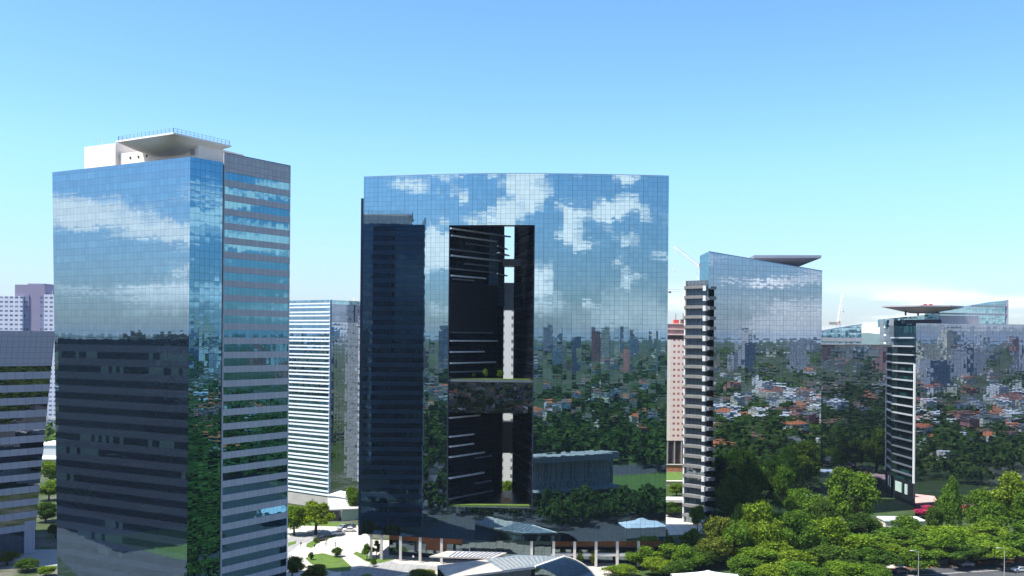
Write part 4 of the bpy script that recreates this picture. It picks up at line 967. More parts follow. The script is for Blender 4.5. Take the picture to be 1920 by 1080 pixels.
# ================================================================== trees
def crown_mesh(name, seed, blobs, n, leaf, mat, flat=1.0, fill=0.45):
    """leaf faces scattered over many clumps; unit diameter, z 0..1 is the whole tree"""
    r = np.random.default_rng(seed); V = []; Fc = []
    tot = sum(b[3] ** 2 for b in blobs)
    C_, N_ = [], []
    for (bx, by, bz, br) in blobs:
        k = max(20, int(n * br * br / tot)); d = r.normal(size=(k, 3)); d /= np.linalg.norm(d, axis=1)[:, None]
        d[:, 2] = np.where(d[:, 2] < -0.45, -d[:, 2], d[:, 2])
        rad = br * (1 - fill * r.random(k) ** 2) * (1 + 0.13 * np.sin(d[:, 0] * 9 + bx * 40) * np.sin(d[:, 1] * 8 + by * 30) + 0.17 * r.normal(size=k))
        C_.append(np.array([bx, by, bz]) + d * rad[:, None] * np.array([1, 1, flat])); N_.append(d + 0.75 * r.normal(size=(k, 3)))
    c = np.concatenate(C_); nn = np.concatenate(N_); nn /= np.linalg.norm(nn, axis=1)[:, None]
    a = np.cross(nn, r.normal(size=nn.shape)); a /= np.linalg.norm(a, axis=1)[:, None]; b = np.cross(nn, a)
    s = leaf * (0.6 + 0.8 * r.random(len(c)))[:, None]
    q = np.stack([c - a * s * .6 - b * s * .1, c + b * s * .55, c + a * s * .6 + b * s * .05, c - b * s * .5], 1).reshape(-1, 3)
    me = bpy.data.meshes.new(name); k = len(c)
    me.vertices.add(k * 4); me.vertices.foreach_set('co', q.ravel()); me.loops.add(k * 4); me.loops.foreach_set('vertex_index', np.arange(k * 4))
    me.polygons.add(k); me.polygons.foreach_set('loop_start', np.arange(k) * 4)
    me.update(calc_edges=True); me.materials.append(mat); return me
def blobs_round(seed, n=26, zc=.62, hz=.30, wr=.36, br=(.10, .19)):
    r = random.Random(seed); out = []
    for i in range(n):
        a = r.random() * 6.283; h = r.uniform(-1, 1); w = math.sqrt(max(0, 1 - h * h)) * (r.random() ** .4)
        out.append((math.cos(a) * w * wr, math.sin(a) * w * wr, zc + h * hz, r.uniform(*br)))
    return out
def blobs_flat(seed, n=30):
    r = random.Random(seed); out = []
    for i in range(n):
        a = r.random() * 6.283; w = r.random() ** .5
        out.append((math.cos(a) * w * .42, math.sin(a) * w * .42, .80 - .22 * w * w + r.uniform(-.16, .05), r.uniform(.07, .13)))
    return out
def blobs_cone(seed, n=30):
    r = random.Random(seed); out = []
    for i in range(n):
        f = (i + .5) / n; a = r.random() * 6.283; w = (1 - f) ** .8 * .36 * r.uniform(.5, 1)
        out.append((math.cos(a) * w, math.sin(a) * w, .25 + f * .68, .17 * (1 - f) + .07))
    return out
def blobs_tiers(seed):
    r = random.Random(seed); out = []
    for k, (zc, w) in enumerate(((.45, .36), (.6, .40), (.74, .30), (.88, .17))):
        for i in range(8):
            a = r.random() * 6.283; q = r.random() ** .5 * w
            out.append((math.cos(a) * q, math.sin(a) * q, zc + r.uniform(-.05, .05), r.uniform(.07, .12)))
    return out
def trunk_mesh(seed, top=.55):
    r = random.Random(seed); m = MB()
    m.tube((0, 0, -.02), (.01, .0, top * .55), .035, .024, 7); m.tube((.01, 0, top * .55), (0, .01, top), .024, .012, 6)
    for i in range(6):
        a = i * 1.05 + r.random(); z = top * r.uniform(.45, .85); m.tube((.008, 0, z), (math.cos(a) * .27, math.sin(a) * .27, z + r.uniform(.12, .26)), .014, .005, 5)
    o = m.build('trunk', M['bark']); me = o.data; bpy.data.objects.remove(o); return me
CR = {}
for i in range(3):
    CR['round', i] = lambda mm, i=i: crown_mesh('crown', 100 + i, blobs_round(100 + i), 9000, .034, mm)
    CR['flat', i] = lambda mm, i=i: crown_mesh('crown', 200 + i, blobs_flat(200 + i), 8500, .032, mm, flat=.8)
    CR['dense', i] = lambda mm, i=i: crown_mesh('crown', 300 + i, blobs_round(300 + i, 40, .56, .38, .36, (.09, .15)), 12000, .028, mm)
    CR['cone', i] = lambda mm, i=i: crown_mesh('crown', 400 + i, blobs_cone(400 + i), 8000, .034, mm)
    CR['tier', i] = lambda mm, i=i: crown_mesh('crown', 500 + i, blobs_tiers(500 + i), 7000, .032, mm)
_cc = {}; TR = [trunk_mesh(1), trunk_mesh(2), trunk_mesh(3)]
def crown_of(kind, i, leafm):
    k = (kind, i, leafm)
    if k not in _cc: _cc[k] = CR[kind, i](M[leafm])
    return _cc[k]
ntree = [0]
def tree(px, ytop, wpx, Y, kind, leafm, label, name='park_tree', group='park trees in front of the towers', cat='tree', hmin=2.0):
    i = ntree[0]; ntree[0] += 1
    p = W(px, ytop, Y); h = max(hmin, p.z) / .95; w = wpx / F * Y
    t = thing(name, label, cat, (p.x, Y, 0), group); t.rotation_euler = (0, 0, (i * 2.399) % 6.283); t.scale = (w, w, h)
    o = bpy.data.objects.new('crown', crown_of(kind, i % 3, leafm)); COL.objects.link(o); o.parent = t
    o = bpy.data.objects.new('trunk', TR[i % 3]); COL.objects.link(o); o.parent = t
    return t
T_ = [
 (1596, 888, 122, 318, 'dense', 'leaf_mid', 'tallest rounded park tree, dense crown standing left of the dark ended tower'),
 (1476, 884, 66, 324, 'tier', 'leaf_mid', 'slim loose tree with a pale top left of the tallest rounded park tree'),
 (1512, 926, 84, 311, 'round', 'leaf_mid', 'mid green tree tucked between the slim loose tree and the tallest rounded tree'),
 (1418, 878, 100, 330, 'dense', 'leaf_dark', 'very dark tree in front of the balcony tower glass'),
 (1375, 900, 80, 328, 'dense', 'leaf_dark', 'dark shaded tree close to the right foot of the balcony stack'),
 (1785, 896, 66, 322, 'cone', 'leaf_mid', 'conical tree standing right of the dark ended tower'),
 (1888, 900, 100, 318, 'round', 'leaf_bright', 'light green tree at the right edge behind the spreading canopies'),
 (1838, 925, 70, 316, 'round', 'leaf_mid', 'middle sized tree between the conical tree and the right edge'),
 (1935, 925, 90, 310, 'dense', 'leaf_mid', 'tree cut by the right edge of the picture'),
 (1398, 953, 88, 284, 'tier', 'leaf_bright', 'feathery bright tree in front of the very dark tree'),
 (1452, 966, 84, 301, 'round', 'leaf_mid', 'mid green tree at the foot of the slim loose tree'),
 (1345, 976, 80, 277, 'round', 'leaf_olive', 'olive brown tree right of the balcony tower foot'),
 (1556, 985, 90, 300, 'dense', 'leaf_mid', 'bushy tree in front of the tallest rounded tree'),
 (1222, 992, 82, 286, 'round', 'leaf_olive', 'yellowish tree at the right end of the column row'),
 (1296, 996, 56, 287, 'tier', 'leaf_bright', 'light frondy tree below the balcony tower'),
 (1655, 998, 130, 288, 'flat', 'leaf_mid', 'spreading canopy left of the long white park roof'),
 (1762, 985, 150, 293, 'flat', 'leaf_bright', 'broadest spreading canopy below the magenta blossom'),
 (1850, 978, 120, 297, 'flat', 'leaf_bright', 'spreading canopy right of the broadest canopy'),
 (1915, 975, 110, 296, 'flat', 'leaf_mid', 'spreading canopy at the right edge of the grove'),
 (1820, 1005, 130, 284, 'flat', 'leaf_mid', 'front spreading canopy above the pale footpath'),
 (1905, 1000, 110, 282, 'flat', 'leaf_mid', 'front spreading canopy beside the lower right lamp'),
 (1725, 1008, 110, 282, 'flat', 'leaf_mid', 'front spreading canopy with its trunk by the footpath'),
 (1575, 1002, 110, 284, 'round', 'leaf_mid', 'low spreading canopy below the bushy tree'),
 (1500, 1000, 120, 284, 'round', 'leaf_bright', 'broad yellow green crown in the middle of the grove'),
 (1430, 1002, 110, 284, 'round', 'leaf_bright', 'bright crown right of the olive brown tree'),
 (1375, 1008, 96, 279, 'round', 'leaf_mid', 'rounded crown below the feathery bright tree'),
 (1262, 1022, 84, 274, 'round', 'leaf_mid', 'rounded crown just right of the yellowish tree'),
 (1205, 1030, 70, 270, 'round', 'leaf_mid', 'tree by the end of the pale column row'),
 (1318, 1030, 86, 272, 'round', 'leaf_dark', 'darker crown directly behind the white tent'),
 (1420, 1030, 110, 268, 'round', 'leaf_bright', 'low bright canopy right of the white tent'),
 (1490, 1040, 100, 262, 'round', 'leaf_bright', 'yellow green crown at the bottom edge right of the tent'),
 (1560, 1030, 110, 266, 'round', 'leaf_dark', 'dark spreading crown at the bottom edge in mid grove'),
 (1625, 1026, 100, 270, 'flat', 'leaf_mid', 'low canopy at the left end of the pale footpath'),
 (1432, 956, 92, 279, 'round', 'leaf_bright', 'tall bright rounded crown in front of the very dark tree'),
 (1492, 966, 100, 277, 'dense', 'leaf_mid', 'dense rounded crown right of the tall bright rounded crown'),
 (1552, 978, 96, 279, 'round', 'leaf_bright', 'bright rounded crown at the foot of the tallest rounded tree'),
 (1380, 985, 90, 274, 'dense', 'leaf_mid', 'dense rounded crown left of the tall bright rounded crown'),
 (1722, 1030, 84, 267, 'round', 'leaf_mid', 'rounded crown standing right over the left end of the avenue'),
 (1780, 1000, 96, 281, 'round', 'leaf_bright', 'bright rounded crown among the spreading canopies near the avenue'),
 (1505, 1060, 110, 254, 'round', 'leaf_mid', 'crown cut by the bottom edge below the yellow green crown'),
 (1585, 1058, 100, 256, 'round', 'leaf_bright', 'light crown cut by the bottom edge left of the avenue'),
 (1645, 1064, 80, 254, 'round', 'leaf_mid', 'crown cut by the bottom edge where the avenue begins'),
 (1445, 1062, 90, 252, 'round', 'leaf_bright', 'yellow green crown cut by the bottom edge right of the tent'),
 (1165, 1062, 76, 262, 'round', 'leaf_bright', 'bright bush like crown at the bottom beside the pavilion'),
 (1235, 1050, 80, 262, 'round', 'leaf_bright', 'bright crown left of the white tent'),
 (1680, 1022, 70, 276, 'flat', 'leaf_bright', 'small light canopy above the footpath wall'),
]
for a in T_: tree(*a)
for a in [
 (1545, 945, 70, 306, 'dense', 'leaf_dark', 'dark low tree between the tallest rounded tree and its left neighbour'),
 (1618, 968, 80, 302, 'dense', 'leaf_dark', 'dark low tree at the right foot of the tallest rounded tree'),
 (1485, 975, 80, 296, 'dense', 'leaf_mid', 'dense green crown below the slim loose tree'),
 (1700, 972, 70, 300, 'round', 'leaf_mid', 'small tree partly hiding the long white park roof'),
 (1750, 955, 46, 312, 'round', 'leaf_dark', 'small dark tree beside the dusty pink roof'),
 (1866, 952, 80, 306, 'round', 'leaf_mid', 'tree filling the gap behind the right hand canopies'),
 (1690, 985, 110, 290, 'flat', 'leaf_mid', 'spreading canopy just below the long white park roof'),
 (1596, 1008, 120, 277, 'round', 'leaf_bright', 'wide canopy in front of the bushy tree'),
 (1535, 1012, 100, 274, 'round', 'leaf_mid', 'front canopy left of the wide canopy'),
 (1460, 1015, 100, 274, 'round', 'leaf_bright', 'front crown in the middle of the grove beneath the bright crowns'),
 (1345, 1012, 90, 272, 'round', 'leaf_olive', 'front olive crown below the olive brown tree'),
 (1292, 1032, 70, 268, 'round', 'leaf_mid', 'small crown just left of the white tent peak'),
 (1395, 1046, 80, 260, 'round', 'leaf_mid', 'low crown touching the right side of the white tent'),
 (1275, 1056, 70, 257, 'round', 'leaf_dark', 'dark low crown touching the left side of the white tent'),
 (1790, 1012, 110, 278, 'flat', 'leaf_dark', 'dark front canopy in the shade beside the avenue'),
 (1870, 1014, 110, 277, 'flat', 'leaf_bright', 'light front canopy overhanging the avenue near the lamp'),
 (1650, 1030, 90, 268, 'flat', 'leaf_dark', 'dark front canopy hiding the left end of the avenue'),
]: tree(*a)
# dark mass of shrubs filling the shade under the grove
L_ = [
 (592, 946, 96, 314, 'tier', 'leaf_bright', 'wide light green tree on the plaza below the striped tower'),
 (552, 953, 66, 312, 'round', 'leaf_bright', 'light green tree against the right side of the tall left tower'),
 (662, 918, 40, 345, 'round', 'leaf_mid', 'green tree half hidden by the left end of the cut tower'),
 (548, 1048, 56, 256, 'round', 'leaf_olive', 'olive tree at the bottom beside the tall left tower'),
 (592, 1062, 60, 252, 'round', 'leaf_olive', 'olive bush like tree at the bottom of the plaza'),
 (98, 868, 60, 405, 'round', 'leaf_bright', 'bright tree in the left gap under the white roofs'),
 (92, 905, 56, 372, 'round', 'leaf_bright', 'yellow green tree in the left gap below the bright tree'),
 (86, 945, 60, 330, 'dense', 'leaf_dark', 'dark shaded tree low in the left gap'),
 (104, 985, 40, 304, 'round', 'leaf_dark', 'dark tree beside the foot of the tall left tower'),
 (14, 1038, 56, 268, 'round', 'leaf_olive', 'yellowish tree in the lower left corner'),
 (52, 1050, 56, 262, 'round', 'leaf_dark', 'dark green tree right of the lower left corner'),
 (86, 1064, 46, 256, 'round', 'leaf_bright', 'lit bush like tree at the lower left beside the tower'),
 (1262, 945, 46, 350, 'round', 'leaf_dark', 'dark tree between the cut tower and the balcony tower'),
 (1268, 908, 40, 395, 'round', 'leaf_bright', 'light tree behind the white parapet below the peach tower'),
 (1308, 952, 36, 322, 'round', 'leaf_bright', 'small light tree at the foot of the balconies'),
]
for a in L_: tree(*a, group=None)
# shrubs and hedges
def shrub(px, y, wpx, hm, leafm, label, kind='round', z0=0.0, Y=None, name='shrub', cat='shrub'):
    i = ntree[0]; ntree[0] += 1
    p = G(px, y, z0) if Y is None else W(px, y, Y); w = wpx / F * p.y
    t = thing(name, label, cat, (p.x, p.y, p.z if Y else z0)); t.scale = (w, w, hm); t.rotation_euler = (0, 0, i * 1.7)
    o = bpy.data.objects.new('foliage', crown_of(kind, i % 3, leafm)); COL.objects.link(o); o.parent = t
    o = bpy.data.objects.new('stem', TR[i % 3]); COL.objects.link(o); o.parent = t
shrub(1087, 1062, 17, 4.4, 'leaf_olive', 'round clipped yellow topiary in front of the right hand columns, the left one')
shrub(1112, 1062, 17, 4.4, 'leaf_olive', 'round clipped yellow topiary in front of the right hand columns, the right one')
shrub(1057, 1058, 15, 4.0, 'leaf_olive', 'clipped topiary half behind the curved end of the pavilion')
shrub(688, 1050, 26, 4.5, 'leaf_mid', 'leafy shrub beside the leftmost pale column', 'tier')
shrub(706, 1046, 24, 4.8, 'leaf_dark', 'darker leafy shrub between the two leftmost columns', 'tier')
shrub(632, 1044, 26, 2.6, 'leaf_dark', 'dark low shrub on the oval plaza lawn', 'dense')
shrub(583, 1050, 14, 2.2, 'leaf_dark', 'small dark shrub at the left tip of the oval lawn', 'dense')
shrub(592, 1018, 12, 1.6, 'leaf_mid', 'small shrub on the strip lawn in the plaza', 'dense')
shrub(700, 1062, 14, 2.6, 'leaf_mid', 'clipped shrub in the middle of the drop off road', 'cone')
shrub(982, 1046, 42, 3.8, 'leaf_bright', 'bright shrub behind the pavilion roof', 'round')
shrub(1018, 1048, 22, 3.2, 'leaf_bright', 'small bright shrub at the first right hand column', 'round')
shrub(790, 1080, 60, 1.6, 'leaf_olive', 'low olive hedge at the bottom in front of the pavilion', 'dense', name='hedge', cat='hedge')
shrub(1738, 972, 50, 4.4, 'bougain', 'magenta flowering shrub below the dusty pink roof', 'round')
shrub(1812, 968, 40, 4.0, 'bougain', 'dark red flowering shrub right of the conical tree', 'round')
for px, wp, h, lb in ((888, 7, 1.6, 'left small round shrub on the upper terrace of the cut tower'), (910, 11, 2.6, 'middle and largest round shrub on the upper terrace of the cut tower'), (937, 11, 2.4, 'right round shrub on the upper terrace beside the bright slot')):
    p = W(px, 712, 277); i = ntree[0]; ntree[0] += 1
    t = thing('terrace_shrub', lb, 'shrub', (p.x, 277, 52.95)); t.scale = (wp / F * 277 * 1.2, wp / F * 277 * 1.2, h)
    o = bpy.data.objects.new('foliage', crown_of('round', i % 3, 'leaf_mid')); COL.objects.link(o); o.parent = t
    o = bpy.data.objects.new('stem', TR[i % 3]); COL.objects.link(o); o.parent = t

# white apartment tower glimpsed through the slot, trees behind it
def slot_tower():
    Y = 388; a, b = W(934, 600, Y), W(1026, 600, Y); zt = W(950, 556, Y).z
    t = thing('white_tower', 'bright white apartment tower glimpsed through the slot of the cut tower', 'apartment block', (a.x, Y, 0))
    m = MB(); m.prism([(a.x, Y), (b.x, Y), (b.x, Y + 14), (a.x, Y + 14)], 0, zt); m.build('wall', M['slotwhite'], t)
    m = MB(); m.prism([(a.x + 2, Y + 3), (b.x - 2, Y + 3), (b.x - 2, Y + 9), (a.x + 2, Y + 9)], zt + .02, zt + 3); m.build('lift_head', M['white'], t)
M['slotwhite'] = windowed('white_tower_wall', (0.75, 0.74, 0.70), (0.22, 0.22, 0.25), 3.6, 3.2, 0.22, 0.45)
slot_tower()
tree(950, 905, 40, 372, 'round', 'leaf_bright', 'sunlit tree seen through the bottom of the slot', group=None)

# ================================================================== cars and people
def car_mesh(body):
    t = thing('parked_car', '', 'car', (0, 0, 0)); t['label'] = 'x'
    prof = [(-2.15, .35), (-2.2, .75), (-1.9, .95), (-1.2, 1.0), (-.55, 1.42), (.85, 1.45), (1.55, 1.02), (2.1, .92), (2.2, .6), (2.15, .35)]
    m = MB(); w = .86
    def ww(z): return w if z < 1.03 else w - .16
    n = len(prof)
    for i in range(n):
        (x0, z0), (x1, z1) = prof[i], prof[(i + 1) % n]; m.face([(x0, -ww(z0), z0), (x0, ww(z0), z0), (x1, ww(z1), z1), (x1, -ww(z1), z1)])
    for sgn in (-1, 1):
        lo = [(x, sgn * ww(z), z) for x, z in prof if z < 1.03]; hi = [(x, sgn * ww(z), z) for x, z in prof if z >= .99]
        m.face(lo if sgn < 0 else lo[::-1])
        up = [(-1.2, sgn * w, 1.0), (1.55, sgn * w, 1.02), (.85, sgn * (w - .16), 1.45), (-.55, sgn * (w - .16), 1.42)]; m.face(up if sgn < 0 else up[::-1])
    m.build('body', body, t)
    m = MB()
    for sgn in (-1, 1):
        q = [(-1.0, sgn * (w - .0), 1.04), (1.3, sgn * (w - .0), 1.06), (.8, sgn * (w - .13), 1.38), (-.5, sgn * (w - .13), 1.36)]; m.face(q if sgn < 0 else q[::-1])
    m.face([(-1.13, .7, 1.05), (-1.13, -.7, 1.05), (-.6, -.62, 1.40), (-.6, .62, 1.40)]); m.face([(1.5, -.7, 1.08), (1.5, .7, 1.08), (.93, .62, 1.43), (.93, -.62, 1.43)])
    m.build('window', M['carglass'], t)
    for x in (-1.35, 1.35):
        for sgn in (-1, 1):
            m = MB(); m.tube((x, sgn * .66, .33), (x, sgn * .90, .33), .33, n=12); wh = m.build('wheel', M['tyre'], t)
            m = MB(); m.tube((x, sgn * .86, .33), (x, sgn * .915, .33), .2, n=10); m.build('rim', M['steel'], wh)
    return t
carcols = [pbr('car_paint_silver', (.45, .46, .48), .25, 0, 1, metal=.6), pbr('car_paint_black', (.015, .015, .02), .2, 0, 1, spec=.6), pbr('car_paint_white', (.75, .75, .75), .3, 0, 1), pbr('car_paint_grey', (.14, .15, .17), .3, 0, 1, metal=.5)]
protos = [car_mesh(c) for c in carcols]
spots = [(0, 642, 992, 1.2, 'silver car parked at the left end of the row by the cut tower'), (1, 650, 991, 1.2, 'black car parked beside the silver one near the cut tower'), (3, 658, 990, 1.2, 'grey car parked third in the row near the cut tower'),
         (2, 634, 1003, .5, 'white car on the plaza road below the parked row'), (1, 601, 1014, .8, 'black car on the ramp by the strip lawn'),
         (0, 1812, 1062, .15, 'silver car on the avenue under the front canopies'), (2, 1912, 1072, .15, 'white car on the avenue at the lower right corner'), (3, 1690, 1074, .15, 'grey car on the avenue behind the canopy trunks'),
         (2, 655, 997, .2, 'white car in front of the parked row by the cut tower')]
used = set()
for k, x, y, rz, lb in spots:
    o = protos[k] if k not in used else copy_tree(protos[k]); used.add(k)
    p = G(x, y); o.location = (p.x, p.y, .04); o.rotation_euler = (0, 0, rz); o['label'] = lb; o['category'] = 'car'
    o['group'] = 'cars on the plaza and the avenue'
def person_mesh(seed):
    r = random.Random(seed); st = r.uniform(.1, .25)
    J = [(0, 0, .95), (0, 0, 1.15), (0, .01, 1.40), (0, 0, 1.52), (0, .02, 1.66), (-.2, 0, 1.40), (-.25, .05, 1.12), (-.24, .12, .88), (.2, 0, 1.40), (.25, -.05, 1.12), (.24, -.04, .88),
         (-.1, 0, .90), (-.11, st, .50), (-.11, st * .8, .08), (-.11, st * .8 + .14, .04), (.1, 0, .90), (.11, -st * .6, .50), (.11, -st * 1.4, .10), (.11, -st * 1.3 + .13, .05)]
    E = [(0, 1), (1, 2), (2, 3), (3, 4), (2, 5), (5, 6), (6, 7), (2, 8), (8, 9), (9, 10), (0, 11), (11, 12), (12, 13), (13, 14), (0, 15), (15, 16), (16, 17), (17, 18)]
    rad = [.15, .14, .17, .06, .10, .07, .05, .04, .07, .05, .04, .10, .07, .05, .045, .10, .07, .05, .045]
    me = bpy.data.meshes.new('person'); me.from_pydata(J, E, []); o = bpy.data.objects.new('tmp', me); COL.objects.link(o)
    md = o.modifiers.new('s', 'SKIN'); o.modifiers.new('u', 'SUBSURF').levels = 1
    for v, q in zip(me.skin_vertices[0].data, rad): v.radius = (q, q)
    me.skin_vertices[0].data[0].use_root = True
    dg = bpy.context.evaluated_depsgraph_get(); out = bpy.data.meshes.new_from_object(o.evaluated_get(dg)); bpy.data.objects.remove(o); out.name = 'person'
    return out
skin = pbr('skin', (.35, .20, .14), .6, 0, 1); hair = pbr('dark_hair', (.02, .015, .01), .7, 0, 1)
cloth = {n: pbr(n + '_cloth', c, .9, 0, 1) for n, c in (('white', (.7, .7, .7)), ('navy', (.02, .03, .07)), ('red', (.4, .04, .03)), ('black', (.015, .015, .018)), ('khaki', (.25, .2, .12)))}
pm = person_mesh(3)
for x, y, sh, tr_, rz, lb in ((611, 1024, 'white', 'navy', .4, 'person in a white shirt walking across the pale plaza right of the strip lawn'), (629, 1026, 'black', 'black', 2.0, 'person in black clothes standing in the middle of the pale plaza'),
                              (590, 1030, 'black', 'khaki', 1.0, 'person in a black top and khaki trousers near the oval lawn'), (775, 1052, 'white', 'black', .2, 'person in a white shirt walking in front of the lobby columns'), (564, 1026, 'navy', 'khaki', 3.0, 'person in a navy top on the grey plaza road')):
    p = G(x, y); me = pm.copy(); me.name = 'person'
    for mm in (cloth[tr_], cloth[sh], skin, hair): me.materials.append(mm)
    for f in me.polygons:
        z = f.center.z; f.material_index = 0 if z < .96 else (1 if z < 1.47 and not (abs(f.center.x) > .2 and z < 1.0) else (3 if z > 1.66 or (z > 1.58 and f.center.y < -.02) else 2))
    o = bpy.data.objects.new('person', me); COL.objects.link(o); o.location = (p.x, p.y, .06); o.rotation_euler = (0, 0, rz); tag(o, lb, 'person')

# ================================================================== what the mirrored walls look at: wood, houses, grandstand, towers
def inframe(x, y, z):
    if y < 2: return False
    a, b = x / y, (z - HC) / y
    px, py = CX + F * (a * _c + b * _s), CY - F * (-a * _s + b * _c)
    return -40 < px < 1960 and py < 1110
class Soup:
    def __init__(s): s.q = []; s.m = []; s.uv = []
    def add(s, q, m, uv=None): s.q.append(q); s.m.append(m); s.uv.append(uv if uv is not None else np.zeros((len(q), 4, 2)))
    def build(s, name, mats):
        q = np.concatenate(s.q).reshape(-1, 3); mi = np.concatenate([np.full(len(a), b, int) if np.isscalar(b) else b for a, b in zip(s.q, s.m)]); uv = np.concatenate(s.uv).reshape(-1, 2)
        k = len(q) // 4; me = bpy.data.meshes.new(name); me.vertices.add(k * 4); me.vertices.foreach_set('co', q.ravel().astype(np.float32))
        me.loops.add(k * 4); me.loops.foreach_set('vertex_index', np.arange(k * 4)); me.polygons.add(k); me.polygons.foreach_set('loop_start', np.arange(k) * 4)
        for m in mats: me.materials.append(m)
        me.polygons.foreach_set('material_index', mi.astype(np.int32)); ul = me.uv_layers.new(name='UVMap'); ul.data.foreach_set('uv', uv.ravel().astype(np.float32))
        me.update(calc_edges=True); o = bpy.data.objects.new(name, me); COL.objects.link(o); return o
def far_leaf():
    m, nt, out = mat_base('wood_leaf'); tcn = nt.nodes.new('ShaderNodeTexCoord'); v = tcn.outputs['Object']
    n = noise(nt, v, 0.05, 3, .6); n2 = noise(nt, v, .35, 2, .6)
    col = mixc(nt, sstep(nt, n, .35, .65), (0.030, 0.068, 0.016), (0.082, 0.135, 0.026)); col = mixc(nt, sstep(nt, n2, .35, .65), col, (0.048, 0.085, 0.018))
    d = nt.nodes.new('ShaderNodeBsdfDiffuse'); nt.links.new(col, d.inputs[0]); nt.links.new(d.outputs[0], out.inputs[0]); return m
def build_wood():
    S = Soup()
    def clump(x, y, z, w, h, k):
        d = rng.normal(size=(k, 3)); d /= np.linalg.norm(d, axis=1)[:, None]; d[:, 2] = np.abs(d[:, 2]) * 1.1 - .15
        lump = 1 + .22 * np.sin(d[:, 0] * 5 + x) * np.sin(d[:, 1] * 5 + y)
        c = np.stack([x + d[:, 0] * w / 2 * lump, y + d[:, 1] * w / 2 * lump, z + h * .45 + d[:, 2] * h * .5], 1)
        nn = d + .5 * rng.normal(size=(k, 3)); nn /= np.linalg.norm(nn, axis=1)[:, None]
        a = np.cross(nn, rng.normal(size=nn.shape)); a /= np.linalg.norm(a, axis=1)[:, None]; b = np.cross(nn, a); s = (w * 1.9 / math.sqrt(k)) * (.6 + .7 * rng.random(k))[:, None]
        S.add(np.stack([c - a * s * .6, c + b * s * .5, c + a * s * .6, c - b * s * .5], 1), 0)
    cnt = 0
    # rows of trees near the towers' feet, below the frame
    for i in range(70):
        x, y = rng.uniform(18, 130), rng.uniform(176, 212); h = rng.uniform(7, 11)
        if inframe(x, y, h): continue
        if y < 190 and x < 60: continue
        clump(x, y, 0, rng.uniform(7, 12), h, 260); cnt += 1
    for i in range(150):
        x, y = rng.uniform(-45, 120), rng.uniform(178, 236); h = min(rng.uniform(6, 10), 62 - .2489 * y - .3)
        if h < 3.5 or inframe(x, y, h + .6): continue
        clump(x, y, 0, rng.uniform(5, 10), h, 260)
    for i in range(190):
        x, y = rng.uniform(120, 430), rng.uniform(165, 350); h = rng.uniform(8, 14)
        if inframe(x - 9, y, h) or inframe(x, y, h + 1): continue
        clump(x, y, 0, rng.uniform(9, 15), h, 200)
    for i in range(150):
        x, y = rng.uniform(-80, 5), rng.uniform(30, 204); h = min(rng.uniform(6, 11), 62 - .2489 * y - .3)
        if h < 4 or inframe(x, y, h + .8) or (x > -8 and y > 135): continue
        clump(x, y, 0, rng.uniform(7, 12), h, 220)
    for i in range(110):
        x, y = rng.uniform(-186, -100), rng.uniform(60, 216); h = rng.uniform(6, 11)
        if inframe(x, y, h + .8) or inframe(x + 6, y, h) or (y > 166 and x < -135): continue
        clump(x, y, 0, rng.uniform(7, 12), h, 220)
    for i in range(5200):
        ang = rng.uniform(0, 2 * math.pi); r = 130 * math.exp(rng.random() * math.log(2500 / 130)); x, y = r * math.cos(ang), 150 + r * math.sin(ang)
        if y > 300: continue
        h = rng.uniform(7, 15)
        if inframe(x, y, h) or inframe(x - 6, y, h) or inframe(x + 6, y, h): continue
        if y > 60 and abs(x) < 60 and y < 240: continue
        if -40 < x < 90 and 90 < y < 180: continue
        if 60 < x < 170 and 100 < y < 165: continue
        if -230 < x < -100 and 60 < y < 230: continue
        if 150 < x < 760 and -60 < y < 240 and rng.random() < .3: continue
        # open lawns and house blocks
        if r > 320 and math.sin(x * .021 + 1) * math.sin(y * .019) > .35: continue
        w = rng.uniform(8, 15) * (1 + r / 2500); clump(x, y, float(terr(x, y)), w, h, 120 if r < 420 else (60 if r < 900 else 34)); cnt += 1
    for i in range(900):                                            # city trees beyond the towers
        y = 520 * math.exp(rng.random() * math.log(2800 / 520)); x = rng.uniform(-.62, .75) * y
        clump(x, y, 0, rng.uniform(9, 16) * (1 + y / 2500), rng.uniform(7, 13), 60 if y < 900 else 30)
    o = S.build('wood', [far_leaf()]); o['kind'] = 'stuff'; o['label'] = 'city woodland around the towers, mostly seen mirrored in their glass'
build_wood()
